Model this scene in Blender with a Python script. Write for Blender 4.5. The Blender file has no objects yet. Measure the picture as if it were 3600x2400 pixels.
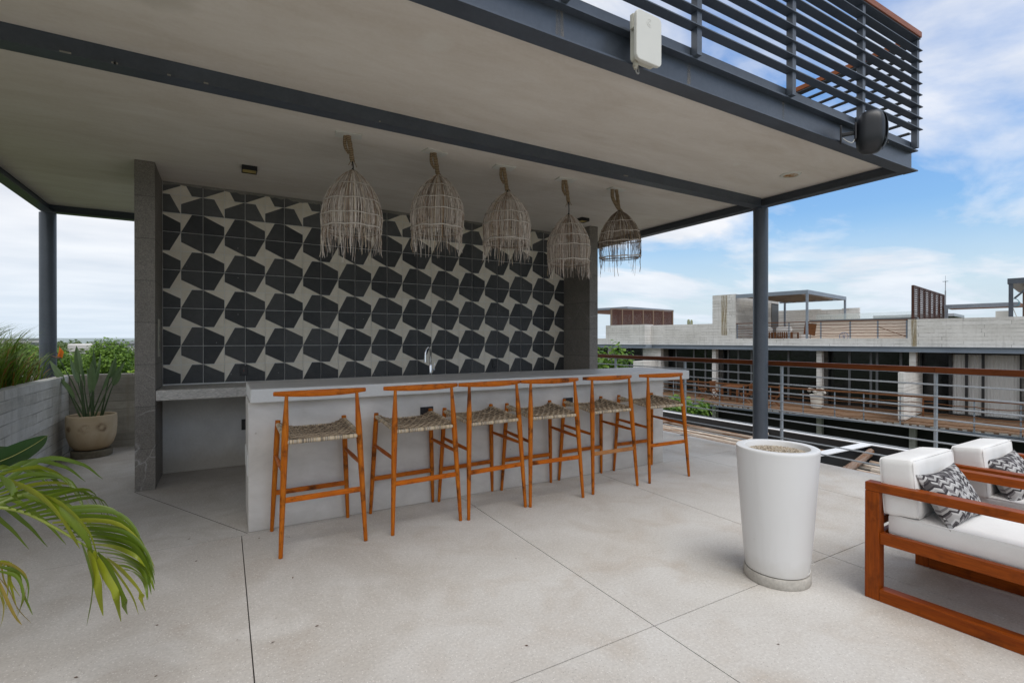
import bpy, bmesh, math, random
from math import sin, cos, pi, radians, sqrt
from mathutils import Vector, Matrix, noise as mnoise
S = bpy.context.scene
COL = S.collection
R_ = random.Random(7)

# ---------------------------------------------------------------- camera, light, exposure
cam_d = bpy.data.cameras.new('camera'); cam = bpy.data.objects.new('camera', cam_d); COL.objects.link(cam)
cam_d.sensor_width = 36.0; cam_d.lens = 36.0 * 1750 / 3600; cam_d.clip_start = .05; cam_d.clip_end = 6000
YAW, PIT, ROL = 0.52433, -0.00293, 0.0004
fwd = Vector((sin(YAW)*cos(PIT), cos(YAW)*cos(PIT), sin(PIT))); rgt = Vector((cos(YAW), -sin(YAW), 0)); upv = rgt.cross(fwd)
r2 = rgt*cos(ROL)+upv*sin(ROL); u2 = upv*cos(ROL)-rgt*sin(ROL)
cam.matrix_world = Matrix(((r2.x, u2.x, -fwd.x, 0), (r2.y, u2.y, -fwd.y, 0), (r2.z, u2.z, -fwd.z, 1.45), (0, 0, 0, 1)))
S.camera = cam
S.view_settings.view_transform = 'Standard'; S.view_settings.look = 'None'; S.view_settings.gamma = 1; S.view_settings.exposure = 0.24
S.view_settings.use_curve_mapping = False
SUN_EL, SUN_AZ = radians(64), radians(182)          # azimuth clockwise from +Y
sd = bpy.data.lights.new('sun', 'SUN'); sun = bpy.data.objects.new('sun', sd); COL.objects.link(sun)
sd.energy = 1.8; sd.angle = radians(40); sd.color = (1, .96, .9)
sdir = Vector((sin(SUN_AZ)*cos(SUN_EL), cos(SUN_AZ)*cos(SUN_EL), sin(SUN_EL)))
sun.rotation_euler = sdir.to_track_quat('Z', 'Y').to_euler()

W = bpy.data.worlds.new('World'); S.world = W; W.use_nodes = True
nt = W.node_tree; N = nt.nodes; Lk = nt.links; N.clear()
def wn(t, **k):
    n = N.new(t)
    for a, b in k.items(): setattr(n, a, b)
    return n
out = wn('ShaderNodeOutputWorld'); bg = wn('ShaderNodeBackground'); Lk.new(bg.outputs[0], out.inputs[0])
sky = wn('ShaderNodeTexSky', sky_type='NISHITA', sun_disc=False, sun_elevation=SUN_EL, sun_rotation=SUN_AZ, air_density=1.6, dust_density=1.0, ozone_density=2.5)
SKYK = 0.10
bg.inputs[1].default_value = SKYK
tc = wn('ShaderNodeTexCoord'); sep = wn('ShaderNodeSeparateXYZ'); Lk.new(tc.outputs['Generated'], sep.inputs[0])
def wm(op, a, b=None, clamp=False):
    n = wn('ShaderNodeMath', operation=op, use_clamp=clamp)
    for i, v in enumerate((a, b)):
        if v is None: continue
        if hasattr(v, 'is_linked'): Lk.new(v, n.inputs[i])
        else: n.inputs[i].default_value = v
    return n.outputs[0]
zz = wm('MAXIMUM', wm('ADD', sep.outputs[2], .10), .03)
cx = wm('DIVIDE', sep.outputs[0], zz); cy = wm('DIVIDE', sep.outputs[1], zz)
comb = wn('ShaderNodeCombineXYZ'); Lk.new(cx, comb.inputs[0]); Lk.new(cy, comb.inputs[1])
mp = wn('ShaderNodeMapping'); Lk.new(comb.outputs[0], mp.inputs[0])
CLOUD_OFF = (4.3, 1.2, 0.0)
mp.inputs['Location'].default_value = CLOUD_OFF; mp.inputs['Rotation'].default_value = (0, 0, radians(-30)); mp.inputs['Scale'].default_value = (.55, .85, 1)
n1 = wn('ShaderNodeTexNoise'); n1.inputs['Scale'].default_value = 1.15; n1.inputs['Detail'].default_value = 9; n1.inputs['Roughness'].default_value = .56; n1.inputs['Distortion'].default_value = .35
Lk.new(mp.outputs[0], n1.inputs['Vector'])
rp = wn('ShaderNodeValToRGB'); Lk.new(n1.outputs['Fac'], rp.inputs[0])
rp.color_ramp.elements[0].position = .43; rp.color_ramp.elements[0].color = (.02, .02, .02, 1)
rp.color_ramp.elements[1].position = .60; rp.color_ramp.elements[1].color = (1, 1, 1, 1)
n2 = wn('ShaderNodeTexNoise'); n2.inputs['Scale'].default_value = 2.4; n2.inputs['Detail'].default_value = 6; Lk.new(mp.outputs[0], n2.inputs['Vector'])
rc = wn('ShaderNodeValToRGB'); Lk.new(n2.outputs['Fac'], rc.inputs[0])
rc.color_ramp.elements[0].position = .3; rc.color_ramp.elements[0].color = (.64, .675, .74, 1)
rc.color_ramp.elements[1].position = .7; rc.color_ramp.elements[1].color = (.85, .855, .88, 1)
cs = wn('ShaderNodeMix', data_type='RGBA', blend_type='MULTIPLY'); cs.inputs[0].default_value = 1
Lk.new(rc.outputs[0], cs.inputs[6]); cs.inputs[7].default_value = (1/SKYK, 1/SKYK, 1/SKYK, 1)
# thin milky veil low over the horizon
hz = wm('SUBTRACT', 1.0, wm('MULTIPLY', wm('ABSOLUTE', sep.outputs[2]), 5.0), True)
veil = wm('MULTIPLY', wm('SUBTRACT', .62, sep.outputs[0]), 1.5, True)      # hazier towards the sea side
mask = wm('MAXIMUM', rp.outputs[0], wm('MAXIMUM', wm('MULTIPLY', hz, .62), veil))
sk2 = wn('ShaderNodeMix', data_type='RGBA', blend_type='MULTIPLY'); sk2.inputs[0].default_value = 1
Lk.new(sky.outputs[0], sk2.inputs[6]); sk2.inputs[7].default_value = (.72, 1.02, 1.42, 1)
mx = wn('ShaderNodeMix', data_type='RGBA'); Lk.new(mask, mx.inputs[0]); Lk.new(sk2.outputs[2], mx.inputs[6]); Lk.new(cs.outputs[2], mx.inputs[7])
hv = wm('MULTIPLY', wm('SUBTRACT', 1.0, wm('MULTIPLY', sep.outputs[2], 4.6), True), .75)
mh = wn('ShaderNodeMix', data_type='RGBA'); Lk.new(hv, mh.inputs[0]); Lk.new(mx.outputs[2], mh.inputs[6]); mh.inputs[7].default_value = (.58/SKYK, .69/SKYK, .80/SKYK, 1)
Lk.new(mh.outputs[2], bg.inputs[0])

# ---------------------------------------------------------------- materials
class Mat:
    def __init__(s, name, rough=.6, metal=0, spec=.5):
        s.m = bpy.data.materials.new(name); s.m.use_nodes = True
        s.t = s.m.node_tree; s.b = s.t.nodes['Principled BSDF']
        s.b.inputs['Roughness'].default_value = rough; s.b.inputs['Metallic'].default_value = metal
        s.b.inputs['Specular IOR Level'].default_value = spec
    def n(s, t, ins=None, **k):
        n = s.t.nodes.new(t)
        for a, b in k.items(): setattr(n, a, b)
        for a, b in (ins or {}).items(): s.set(n.inputs[a], b)
        return n
    def set(s, sock, v):
        if hasattr(v, 'is_linked'): s.t.links.new(v, sock)
        else:
            if isinstance(v, tuple) and len(v) == 3 and sock.type == 'RGBA': v = v + (1,)
            sock.default_value = v
    def math(s, op, a, b=0.0, clamp=False):
        n = s.n('ShaderNodeMath', {0: a, 1: b}, operation=op, use_clamp=clamp); return n.outputs[0]
    def coord(s, kind='Object', scale=(1, 1, 1), rot=(0, 0, 0)):
        tc = s.n('ShaderNodeTexCoord')
        return s.n('ShaderNodeMapping', {0: tc.outputs[kind], 'Scale': scale, 'Rotation': rot}).outputs[0]
    def world(s, scale=(1, 1, 1)):
        g = s.n('ShaderNodeNewGeometry')
        return s.n('ShaderNodeMapping', {0: g.outputs['Position'], 'Scale': scale}).outputs[0]
    def noise(s, vec, scale, detail=4, rough=.55, dist=0):
        return s.n('ShaderNodeTexNoise', {'Vector': vec, 'Scale': scale, 'Detail': detail, 'Roughness': rough, 'Distortion': dist}).outputs['Fac']
    def ramp(s, fac, stops):
        r = s.n('ShaderNodeValToRGB', {0: fac}).color_ramp
        while len(r.elements) < len(stops): r.elements.new(.5)
        for e, (p, c) in zip(r.elements, stops):
            e.position = p; e.color = (c, c, c, 1) if not isinstance(c, tuple) else c + (1,)
        return s.t.nodes[-1].outputs[0]
    def mix(s, fac, a, b, mode='MIX'):
        n = s.n('ShaderNodeMix', {0: fac, 6: a, 7: b}, data_type='RGBA', blend_type=mode); return n.outputs[2]
    def color(s, c): s.set(s.b.inputs['Base Color'], c); return s
    def rough(s, c): s.set(s.b.inputs['Roughness'], c); return s
    def bump(s, h, strength=.3, dist=.01):
        b = s.n('ShaderNodeBump', {'Height': h, 'Strength': strength, 'Distance': dist}); s.set(s.b.inputs['Normal'], b.outputs[0]); return s

def mottled(name, a, b, scale=3, rough=.7, bump=.15, bscale=60, spec=.4, fine=.12, detail=6, world=True, stretch=(1, 1, 1), metal=0, bd=.004):
    m = Mat(name, rough, metal, spec)
    v = m.world(stretch) if world else m.coord('Object', stretch)
    f = m.noise(v, scale, detail, .6)
    g = m.noise(v, bscale, 3)
    c = m.mix(m.ramp(f, [(.3, 0.), (.7, 1.)]), a, b)
    c = m.mix(fine, c, m.ramp(g, [(.3, .0), (.7, 1.)]), 'OVERLAY')
    m.color(c)
    if bump: m.bump(g, bump, bd)
    return m.m

def wood(name, a, b, dark, axis='Z', rough=.42, wear=.5, dens=1.0):
    m = Mat(name, rough, 0, .16)
    st = {'X': (2.2, 26, 26), 'Y': (26, 2.2, 26), 'Z': (26, 26, 2.2)}[axis]
    oi = m.n('ShaderNodeObjectInfo'); g = m.n('ShaderNodeTexCoord')
    off = m.n('ShaderNodeVectorMath', {0: g.outputs['Object'], 1: m.n('ShaderNodeCombineXYZ', {0: m.math('MULTIPLY', oi.outputs['Random'], 7.0), 1: oi.outputs['Random'], 2: m.math('MULTIPLY', oi.outputs['Random'], 3.0)}).outputs[0]}, operation='ADD').outputs[0]
    v = m.n('ShaderNodeMapping', {0: off, 'Scale': st}).outputs[0]
    f = m.noise(v, 1.6*dens, 6, .6, .6)
    w = m.noise(off, 9, 5, .6)
    fine = m.noise(v, 7*dens, 3)
    c = m.mix(m.ramp(f, [(.3, 0.), (.68, 1.)]), a, b)
    c = m.mix(m.math('MULTIPLY', m.ramp(fine, [(.45, 0.), (.7, 1.)]), .35), c, dark)
    c = m.mix(m.math('MULTIPLY', m.ramp(w, [(.54, 0.), (.68, 1.)]), wear), c, dark)
    m.color(c).rough(m.math('ADD', m.math('MULTIPLY', f, .25), rough-.12)).bump(fine, .15, .002)
    return m.m

def board(name, a, b, line, plane='YZ', bw=1.3, bh=.115, stain=(.25, .22, .17), rough=.85, streak=.5, lines=.75):
    """board-marked concrete: courses of boards as real relief in the bump and slight tone changes"""
    m = Mat(name, rough, 0, .25)
    tc = m.n('ShaderNodeTexCoord'); sp = m.n('ShaderNodeSeparateXYZ', {0: tc.outputs['Object']})
    h = {'YZ': sp.outputs[1], 'XZ': sp.outputs[0]}[plane]
    wob = m.noise(tc.outputs['Object'], 2.0, 3)
    v = m.n('ShaderNodeCombineXYZ', {0: h, 1: m.math('ADD', sp.outputs[2], m.math('MULTIPLY', wob, .02))}).outputs[0]
    bt = m.n('ShaderNodeTexBrick', {'Vector': v, 'Color1': (0, 0, 0, 1), 'Color2': (1, 1, 1, 1), 'Mortar': (.5, .5, .5, 1), 'Scale': 1.0, 'Mortar Size': .006, 'Mortar Smooth': .3, 'Brick Width': bw, 'Row Height': bh}, offset=.37, squash_frequency=3, squash=.7)
    row = bt.outputs[0]; fac = bt.outputs[1]
    gate = m.ramp(m.noise(v, 2.3, 3), [(.42, 0.), (.58, 1.)])
    n0 = m.noise(tc.outputs['Object'], 1.1, 7, .62); n1 = m.noise(tc.outputs['Object'], 14, 5, .65)
    vs = m.n('ShaderNodeMapping', {0: tc.outputs['Object'], 'Scale': (5, 5, .35)}).outputs[0]
    st = m.noise(vs, 1.6, 5, .6)
    hs = m.n('ShaderNodeMapping', {0: tc.outputs['Object'], 'Scale': (1.2, 1.2, 30)}).outputs[0]
    gr = m.noise(hs, 1.5, 4)
    c = m.mix(m.ramp(n0, [(.3, 0.), (.7, 1.)]), a, b)
    c = m.mix(.16, c, row, 'OVERLAY')
    c = m.mix(.30, c, n1, 'OVERLAY'); c = m.mix(.20, c, gr, 'OVERLAY')
    c = m.mix(m.math('MULTIPLY', m.ramp(st, [(.55, 0.), (.75, 1.)]), streak), c, stain)
    c = m.mix(m.math('MULTIPLY', m.math('MULTIPLY', fac, gate), lines), c, line)
    hgt = m.math('SUBTRACT', m.math('ADD', m.math('MULTIPLY', row, .35), m.math('MULTIPLY', n1, .3)), m.math('MULTIPLY', fac, .7))
    m.color(c).bump(hgt, .55, .02)
    return m.m

MT = {}
def flat(name, c, rough=.5, metal=0, spec=.5, var=.08, bump=.0):
    m = Mat(name, rough, metal, spec)
    v = m.coord('Object'); f = m.noise(v, 8, 5)
    k = lambda s: tuple(max(0, x*s) for x in c)
    m.color(m.mix(f, k(1-var*2), k(1+var*2)))
    m.rough(m.math('ADD', m.math('MULTIPLY', f, .2), rough-.1))
    if bump: m.bump(m.noise(v, 90, 3), bump, .002)
    MT[name] = m.m
    return m.m
STEEL = mottled('dark_steel', (.050, .062, .080), (.074, .090, .115), 2.2, .36, .08, 40, .6, .08)
STEEL2 = mottled('grey_steel', (.25, .28, .305), (.33, .36, .39), 3, .45, .05, 40, .5, .08)
STEELW = mottled('pale_steel', (.30, .33, .36), (.40, .43, .46), 3, .45, .05, 40, .5, .1)
STEELB = mottled('blue_grey_steel', (.20, .24, .29), (.28, .32, .37), .8, .5, .05, 30, .4, .1, stretch=(1, 1, 3))
CHAN = mottled('shaded_web_steel', (.022, .023, .025), (.04, .042, .045), 2, .5, .05, 40, .4, .06)  # channel steel darkened: the shadow on its web is put into the colour
CHANW = mottled('lit_flange_steel', (.72, .73, .74), (.80, .80, .80), 4, .45, .03, 40, .4, .05)  # glare of the sky on the top flange, painted into the steel
def ceiling_mat():
    m = Mat('ceiling_plaster', .85, 0, .2)
    v = m.world(); vs = m.world((.5, 1.6, 1))
    f = m.noise(vs, 1.3, 6, .6, .6); g = m.noise(v, 40, 4); h = m.noise(vs, 5, 5, .6, 1.0)
    c = m.mix(m.ramp(f, [(.3, 0.), (.7, 1.)]), (.64, .585, .515), (.76, .715, .65))
    c = m.mix(.22, c, h, 'OVERLAY'); c = m.mix(.10, c, g, 'OVERLAY')
    # two old water patches
    gp = m.n('ShaderNodeNewGeometry').outputs['Position']
    for cx_, cy_, rad, col, k in ((-.32, 2.95, .26, (.36, .33, .26), .35), (1.06, 2.72, .15, (.74, .72, .66), .45), (4.35, 3.12, .10, (.78, .76, .71), .5)):
        d = m.n('ShaderNodeVectorMath', {0: gp, 1: (cx_, cy_, 3.17)}, operation='DISTANCE').outputs['Value']
        d = m.math('ADD', d, m.math('MULTIPLY', m.noise(v, 9, 3), .12))
        c = m.mix(m.math('MULTIPLY', m.ramp(d, [(rad*.85, 1.), (rad*1.2, 0.)]), k), c, col)
    m.color(c).bump(h, .12, .006); return m.m
CEIL = ceiling_mat()
def floor_mat():
    m = Mat('washed_concrete', .8, 0, .3)
    v = m.world()
    f = m.noise(v, .9, 7, .62, .5); f2 = m.noise(v, 2.3, 6, .6, .8); f3 = m.noise(v, .45, 5, .6)
    gr = m.noise(v, 70, 4, .7); gr2 = m.noise(v, 210, 2, .6)
    c = m.mix(m.ramp(f, [(.32, 0.), (.68, 1.)]), (.46, .425, .38), (.58, .565, .535))
    c = m.mix(m.math('MULTIPLY', m.ramp(f2, [(.5, 0.), (.68, 1.)]), .42), c, (.40, .335, .27))
    c = m.mix(m.math('MULTIPLY', m.ramp(f3, [(.56, 0.), (.70, 1.)]), .22), c, (.36, .325, .29))
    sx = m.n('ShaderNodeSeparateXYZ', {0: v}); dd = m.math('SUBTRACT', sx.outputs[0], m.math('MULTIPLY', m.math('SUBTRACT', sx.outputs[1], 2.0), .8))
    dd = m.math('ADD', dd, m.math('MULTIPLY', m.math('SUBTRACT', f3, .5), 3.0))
    c = m.mix(m.ramp(m.math('MULTIPLY', m.math('ADD', dd, 1.0), .3), [(.15, .50), (.85, 0.)]), c, (.31, .278, .245))   # daylight falling off to the left and rear, painted into the colour
    c = m.mix(m.math('MULTIPLY', m.ramp(m.noise(v, 1.5, 6, .62, 1.2), [(.46, 0.), (.70, 1.)]), .40), c, (.60, .585, .56))   # washed pale patches
    c = m.mix(.15, c, m.ramp(gr, [(.28, 0.), (.72, 1.)]), 'OVERLAY')
    vo = m.n('ShaderNodeTexVoronoi', {'Vector': v, 'Scale': 85.0, 'Randomness': 1.0})
    d = vo.outputs['Distance']; rnd = m.n('ShaderNodeSeparateColor', {0: vo.outputs['Color']})
    darkp = m.math('MULTIPLY', m.math('LESS_THAN', d, .17), m.math('GREATER_THAN', rnd.outputs[0], .72))
    litep = m.math('MULTIPLY', m.math('LESS_THAN', d, .26), m.math('GREATER_THAN', rnd.outputs[1], .62))
    c = m.mix(m.math('MULTIPLY', litep, .5), c, (.74, .72, .68))
    c = m.mix(m.math('MULTIPLY', darkp, .7), c, (.14, .125, .11))
    m.color(c).bump(m.math('ADD', m.math('MULTIPLY', gr, .5), gr2), .16, .003)
    m.rough(m.math('ADD', .62, m.math('MULTIPLY', f2, .3)))
    return m.m
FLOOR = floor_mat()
JOINT = flat('joint_dark', (.06, .055, .05), .9)
def plast():
    m = Mat('bar_plaster', .7, 0, .3); v = m.world(); vs = m.world((1.0, 1.0, 2.2))
    f = m.noise(vs, 1.1, 8, .64, .8); g = m.noise(v, 4.5, 6, .65, .5); h = m.noise(v, 38, 4)
    z = m.n('ShaderNodeSeparateXYZ', {0: v}).outputs[2]
    c = m.mix(m.ramp(f, [(.3, 0.), (.7, 1.)]), (.46, .44, .41), (.65, .625, .59))
    c = m.mix(.22, c, g, 'OVERLAY')
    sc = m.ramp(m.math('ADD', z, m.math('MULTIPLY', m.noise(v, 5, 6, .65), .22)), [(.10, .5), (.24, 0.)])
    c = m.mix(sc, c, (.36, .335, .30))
    sp = m.n('ShaderNodeTexVoronoi', {'Vector': v, 'Scale': 9.0}); rr = m.n('ShaderNodeSeparateColor', {0: sp.outputs['Color']})
    c = m.mix(m.math('MULTIPLY', m.math('MULTIPLY', m.math('LESS_THAN', sp.outputs['Distance'], .06), m.math('GREATER_THAN', rr.outputs[0], .8)), .5), c, (.28, .25, .22))
    m.color(c).bump(m.math('ADD', g, m.math('MULTIPLY', h, .4)), .12, .006); return m.m
PLAST = plast()
def slab_mat(name, a, b, dk):
    m = Mat(name, .42, 0, .5)
    v = m.world(); vs = m.world((1, 3.5, 3.5))
    f = m.noise(vs, 1.2, 7, .62, .6); g = m.noise(v, 30, 5, .65); w = m.noise(vs, 2.6, 6, .62)
    c = m.mix(m.ramp(f, [(.3, 0.), (.7, 1.)]), a, b)
    c = m.mix(m.math('MULTIPLY', m.ramp(w, [(.5, 0.), (.7, 1.)]), .5), c, dk)
    c = m.mix(.2, c, g, 'OVERLAY')
    m.color(c).rough(m.math('ADD', .3, m.math('MULTIPLY', f, .3))).bump(g, .12, .004); return m.m
SLAB = slab_mat('polished_counter', (.46, .45, .43), (.60, .59, .57), (.26, .245, .22))
SLABE = mottled('counter_edge_plaster', (.60, .60, .585), (.67, .67, .65), 2, .7, .05, 50, .35, .04)
SHELFM = mottled('cast_shelf', (.40, .39, .36), (.60, .565, .52), 2.6, .75, .3, 60, .3, .3, 7, stretch=(.7, 1, 2.5))
def lowwall_mat():
    m = Mat('stained_plaster', .85, 0, .25)
    v = m.world(); f = m.noise(v, 2.4, 7, .62, .4); g = m.noise(v, 45, 4)
    z = m.n('ShaderNodeSeparateXYZ', {0: m.n('ShaderNodeNewGeometry').outputs['Position']}).outputs[2]
    damp = m.ramp(m.math('ADD', z, m.math('MULTIPLY', m.noise(v, 3.2, 6, .6), .35)), [(.28, 1.), (.42, 0.)])
    c = m.mix(m.ramp(f, [(.3, 0.), (.7, 1.)]), (.50, .49, .465), (.61, .60, .57))
    c = m.mix(m.math('MULTIPLY', damp, .6), c, (.42, .38, .32)); c = m.mix(.12, c, g, 'OVERLAY')
    m.color(c).bump(g, .15, .004); return m.m
LOWW = lowwall_mat()
def stone_mat():
    m = Mat('grey_stone_cladding', .75, 0, .3)
    v = m.world()
    f = m.noise(v, 1.6, 6, .6); g = m.noise(v, 90, 4, .75); g2 = m.noise(v, 24, 4)
    vd = m.n('ShaderNodeMixRGB', {0: .16, 1: v, 2: m.n('ShaderNodeTexNoise', {'Vector': v, 'Scale': 2.6, 'Detail': 5.0}).outputs['Color']}).outputs[0]
    vein = m.n('ShaderNodeTexVoronoi', {'Vector': vd, 'Scale': 3.2}, feature='DISTANCE_TO_EDGE').outputs['Distance']
    gate = m.ramp(m.noise(v, 2.2, 3), [(.5, 0.), (.62, 1.)])
    z = m.n('ShaderNodeSeparateXYZ', {0: m.n('ShaderNodeNewGeometry').outputs['Position']}).outputs[2]
    row = m.math('FLOOR', m.math('DIVIDE', z, .405)); fr = m.math('FRACT', m.math('DIVIDE', z, .405))
    rn = m.n('ShaderNodeTexWhiteNoise', {'W': row}, noise_dimensions='1D').outputs['Value']
    c = m.mix(m.ramp(f, [(.3, 0.), (.7, 1.)]), (.155, .142, .125), (.235, .215, .19))
    c = m.mix(m.math('MULTIPLY', rn, .35), c, (.27, .25, .225))
    c = m.mix(.40, c, m.ramp(g, [(.3, 0.), (.7, 1.)]), 'OVERLAY'); c = m.mix(.2, c, g2, 'OVERLAY')
    c = m.mix(m.math('MULTIPLY', m.math('MULTIPLY', m.ramp(vein, [(.0, 1.), (.014, 0.)]), gate), .6), c, (.50, .49, .47))
    jt = m.math('GREATER_THAN', fr, .987)
    c = m.mix(m.math('MULTIPLY', jt, .65), c, (.05, .05, .05))
    m.color(c).bump(m.math('SUBTRACT', g, jt), .4, .005); return m.m
STONE = stone_mat()
def tile_mat(name, a, b, scuff):
    m = Mat(name, .62, 0, .4)
    gi = m.n('ShaderNodeNewGeometry'); v = m.world()
    f = m.noise(v, 5, 6, .65); g = m.noise(v, 22, 5, .65)
    c = m.mix(gi.outputs['Random Per Island'], a, b)
    c = m.mix(m.math('MULTIPLY', m.ramp(f, [(.45, 0.), (.75, 1.)]), .4), c, scuff)
    c = m.mix(.25, c, g, 'OVERLAY')
    vo = m.n('ShaderNodeTexVoronoi', {'Vector': v, 'Scale': 14.0}); rr = m.n('ShaderNodeSeparateColor', {0: vo.outputs['Color']})
    sp = m.math('MULTIPLY', m.math('LESS_THAN', vo.outputs['Distance'], .07), m.math('GREATER_THAN', rr.outputs[0], .86))
    c = m.mix(m.math('MULTIPLY', sp, .6), c, (.5, .5, .48))
    m.color(c).bump(g, .06, .002); return m.m
TDARK = tile_mat('dark_tile', (.042, .044, .046), (.080, .081, .081), (.105, .103, .098))
TDARK2 = tile_mat('dusty_dark_tile', (.085, .087, .087), (.115, .117, .116), (.17, .165, .155))
TLITE = tile_mat('light_tile', (.74, .68, .565), (.81, .75, .64), (.64, .57, .45))
GROUT = mottled('grout', (.74, .73, .70), (.80, .79, .76), 6, .9, .1, 80)
WO = wood('orange_wood', (.52, .160, .010), (.34, .080, .005), (.07, .017, .002), 'Z', .38, .85)
WOX = wood('orange_wood_across', (.53, .140, .006), (.38, .085, .004), (.07, .017, .002), 'X', .38, .9)
WOY = wood('orange_wood_deep', (.48, .122, .006), (.33, .072, .004), (.08, .019, .002), 'Y', .38, .55)
TKY = wood('teak_long', (.30, .066, .005), (.21, .040, .003), (.06, .012, .002), 'Y', .42, .45, .7)
TKZ = wood('teak_upright', (.30, .066, .005), (.21, .040, .003), (.06, .012, .002), 'Z', .42, .45, .7)
TKX = wood('teak_across', (.30, .066, .005), (.21, .040, .003), (.06, .012, .002), 'X', .42, .45, .7)
HRAIL = wood('handrail_wood', (.15, .043, .010), (.11, .028, .007), (.045, .012, .004), 'Y', .4, .3, .4)
HRAILX = wood('red_brown_handrail_wood', (.34, .14, .09), (.27, .10, .06), (.12, .05, .03), 'X', .5, .3, .4)  # paler red-brown wood of the front deck handrail
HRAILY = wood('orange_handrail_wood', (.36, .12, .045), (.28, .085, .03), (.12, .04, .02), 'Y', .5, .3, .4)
FAB = mottled('white_cushion_fabric', (.70, .69, .67), (.78, .775, .76), 4, .9, .12, 220, .2, .05, world=False)
def potw():
    m = Mat('white_plastic', .4, 0, .5); v = m.coord('Object'); vs = m.coord('Object', (9, 9, .8))
    z = m.n('ShaderNodeSeparateXYZ', {0: v}).outputs[2]; f = m.noise(v, 3, 6, .6); st = m.noise(vs, 1.4, 6, .65)
    c = m.mix(f, (.655, .655, .65), (.71, .71, .705))
    c = m.mix(m.math('MULTIPLY', m.ramp(st, [(.52, 0.), (.75, 1.)]), .14), c, (.45, .43, .39))
    c = m.mix(m.math('MULTIPLY', m.ramp(m.math('ADD', z, m.math('MULTIPLY', m.noise(v, 14, 5), .10)), [(.10, .45), (.22, 0.)]), 1.0), c, (.46, .43, .38))
    vo = m.n('ShaderNodeTexVoronoi', {'Vector': m.coord('Object', (1, 1, 2.5)), 'Scale': 16.0}); rr = m.n('ShaderNodeSeparateColor', {0: vo.outputs['Color']})
    c = m.mix(m.math('MULTIPLY', m.math('MULTIPLY', m.math('LESS_THAN', vo.outputs['Distance'], .07), m.math('GREATER_THAN', rr.outputs[0], .9)), .5), c, (.36, .34, .31))
    m.color(c).rough(m.math('ADD', .32, m.math('MULTIPLY', f, .2))).bump(f, .05, .01); return m.m
POTW = potw()
RAFC = mottled('grey_cast_base', (.36, .34, .305), (.50, .48, .44), 7, .85, .2, 60, .25, .12)
ROPE = None
def strand_mat(name, a, b, d):
    m = Mat(name, .85, 0, .2)
    g = m.n('ShaderNodeNewGeometry'); v = m.world((1, 1, .25))
    c = m.mix(g.outputs['Random Per Island'], a, b)
    c = m.mix(m.math('MULTIPLY', m.ramp(m.noise(v, 26, 4), [(.52, 0.), (.7, 1.)]), .6), c, d)
    c = m.mix(m.math('MULTIPLY', m.math('GREATER_THAN', m.math('FRACT', m.math('MULTIPLY', g.outputs['Random Per Island'], 17.3)), .86), .7), c, d)
    m.color(c); return m.m
STRAND = strand_mat('grey_twig', (.40, .34, .285), (.84, .76, .68), (.24, .13, .06))
STRAND2 = strand_mat('yellowed_twig', (.42, .32, .20), (.80, .70, .56), (.26, .13, .03))
STRAND3 = strand_mat('brown_twig', (.20, .15, .11), (.34, .27, .21), (.10, .06, .03))
HOOP = mottled('pale_cane', (.42, .37, .31), (.58, .53, .47), 20, .8, .2, 90)
def rope_mat():
    m = Mat('jute_rope', .9, 0, .15)
    v = m.coord('Object'); sp = m.n('ShaderNodeSeparateXYZ', {0: v})
    tw = m.math('SINE', m.math('ADD', m.math('MULTIPLY', sp.outputs[2], 420.0), m.math('MULTIPLY', m.noise(v, 30, 2), 2.0)))
    c = m.mix(m.math('MULTIPLY', m.math('ADD', tw, 1.0), .5), (.20, .135, .075), (.50, .38, .25))
    m.color(c).bump(tw, .8, .006); return m.m
ROPE = rope_mat()
def wrap_mat(axis):
    m = Mat('wrapped_cane', .6, 0, .35)
    v = m.coord('Object'); sp = m.n('ShaderNodeSeparateXYZ', {0: v}); s = sp.outputs['XYZ'.index(axis)]
    k = m.math('MULTIPLY', s, 165.0); cell = m.math('FLOOR', k); fr = m.math('FRACT', k)
    rn = m.n('ShaderNodeTexWhiteNoise', {'W': cell}, noise_dimensions='1D').outputs['Value']
    c = m.ramp(rn, [(.0, (.17, .145, .125)), (.3, (.46, .35, .21)), (.6, (.66, .54, .37)), (1., (.32, .29, .26))])
    edge = m.math('ABSOLUTE', m.math('SUBTRACT', fr, .5))
    c = m.mix(m.ramp(edge, [(.36, 0.), (.5, .8)]), c, (.04, .03, .02))
    m.color(c).bump(m.math('SUBTRACT', .5, edge), .5, .004); return m.m
WRAPX, WRAPY = wrap_mat('X'), wrap_mat('Y')
WEAVE = strand_mat('woven_cord', (.24, .175, .115), (.46, .37, .26), (.10, .07, .05))
def leaf_mat(name, a, b, tip=None, rough=.5, trans=.35):
    m = Mat(name, rough, 0, .4)
    g = m.n('ShaderNodeNewGeometry')
    c = m.mix(g.outputs['Random Per Island'], a, b)
    c = m.mix(.2, c, m.noise(m.world(), 14, 3), 'OVERLAY')
    m.color(c)
    try:
        tr = m.n('ShaderNodeBsdfTranslucent', {0: c}); mixs = m.n('ShaderNodeMixShader', {0: trans, 1: m.b.outputs[0], 2: tr.outputs[0]})
        m.t.links.new(mixs.outputs[0], m.t.nodes['Material Output'].inputs[0])
    except Exception: pass
    return m.m
LEAF_T1 = leaf_mat('tree_leaf_mid', (.10, .19, .018), (.20, .33, .04))
LEAF_T2 = leaf_mat('tree_leaf_bright', (.20, .33, .028), (.36, .48, .06))
LEAF_T3 = leaf_mat('tree_leaf_deep', (.06, .13, .016), (.12, .22, .026))
LEAF_SEA = leaf_mat('glossy_leaf', (.06, .14, .02), (.14, .25, .035), rough=.35)
LEAF_FAR = leaf_mat('far_forest_leaf', (.06, .10, .025), (.12, .17, .05))
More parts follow.
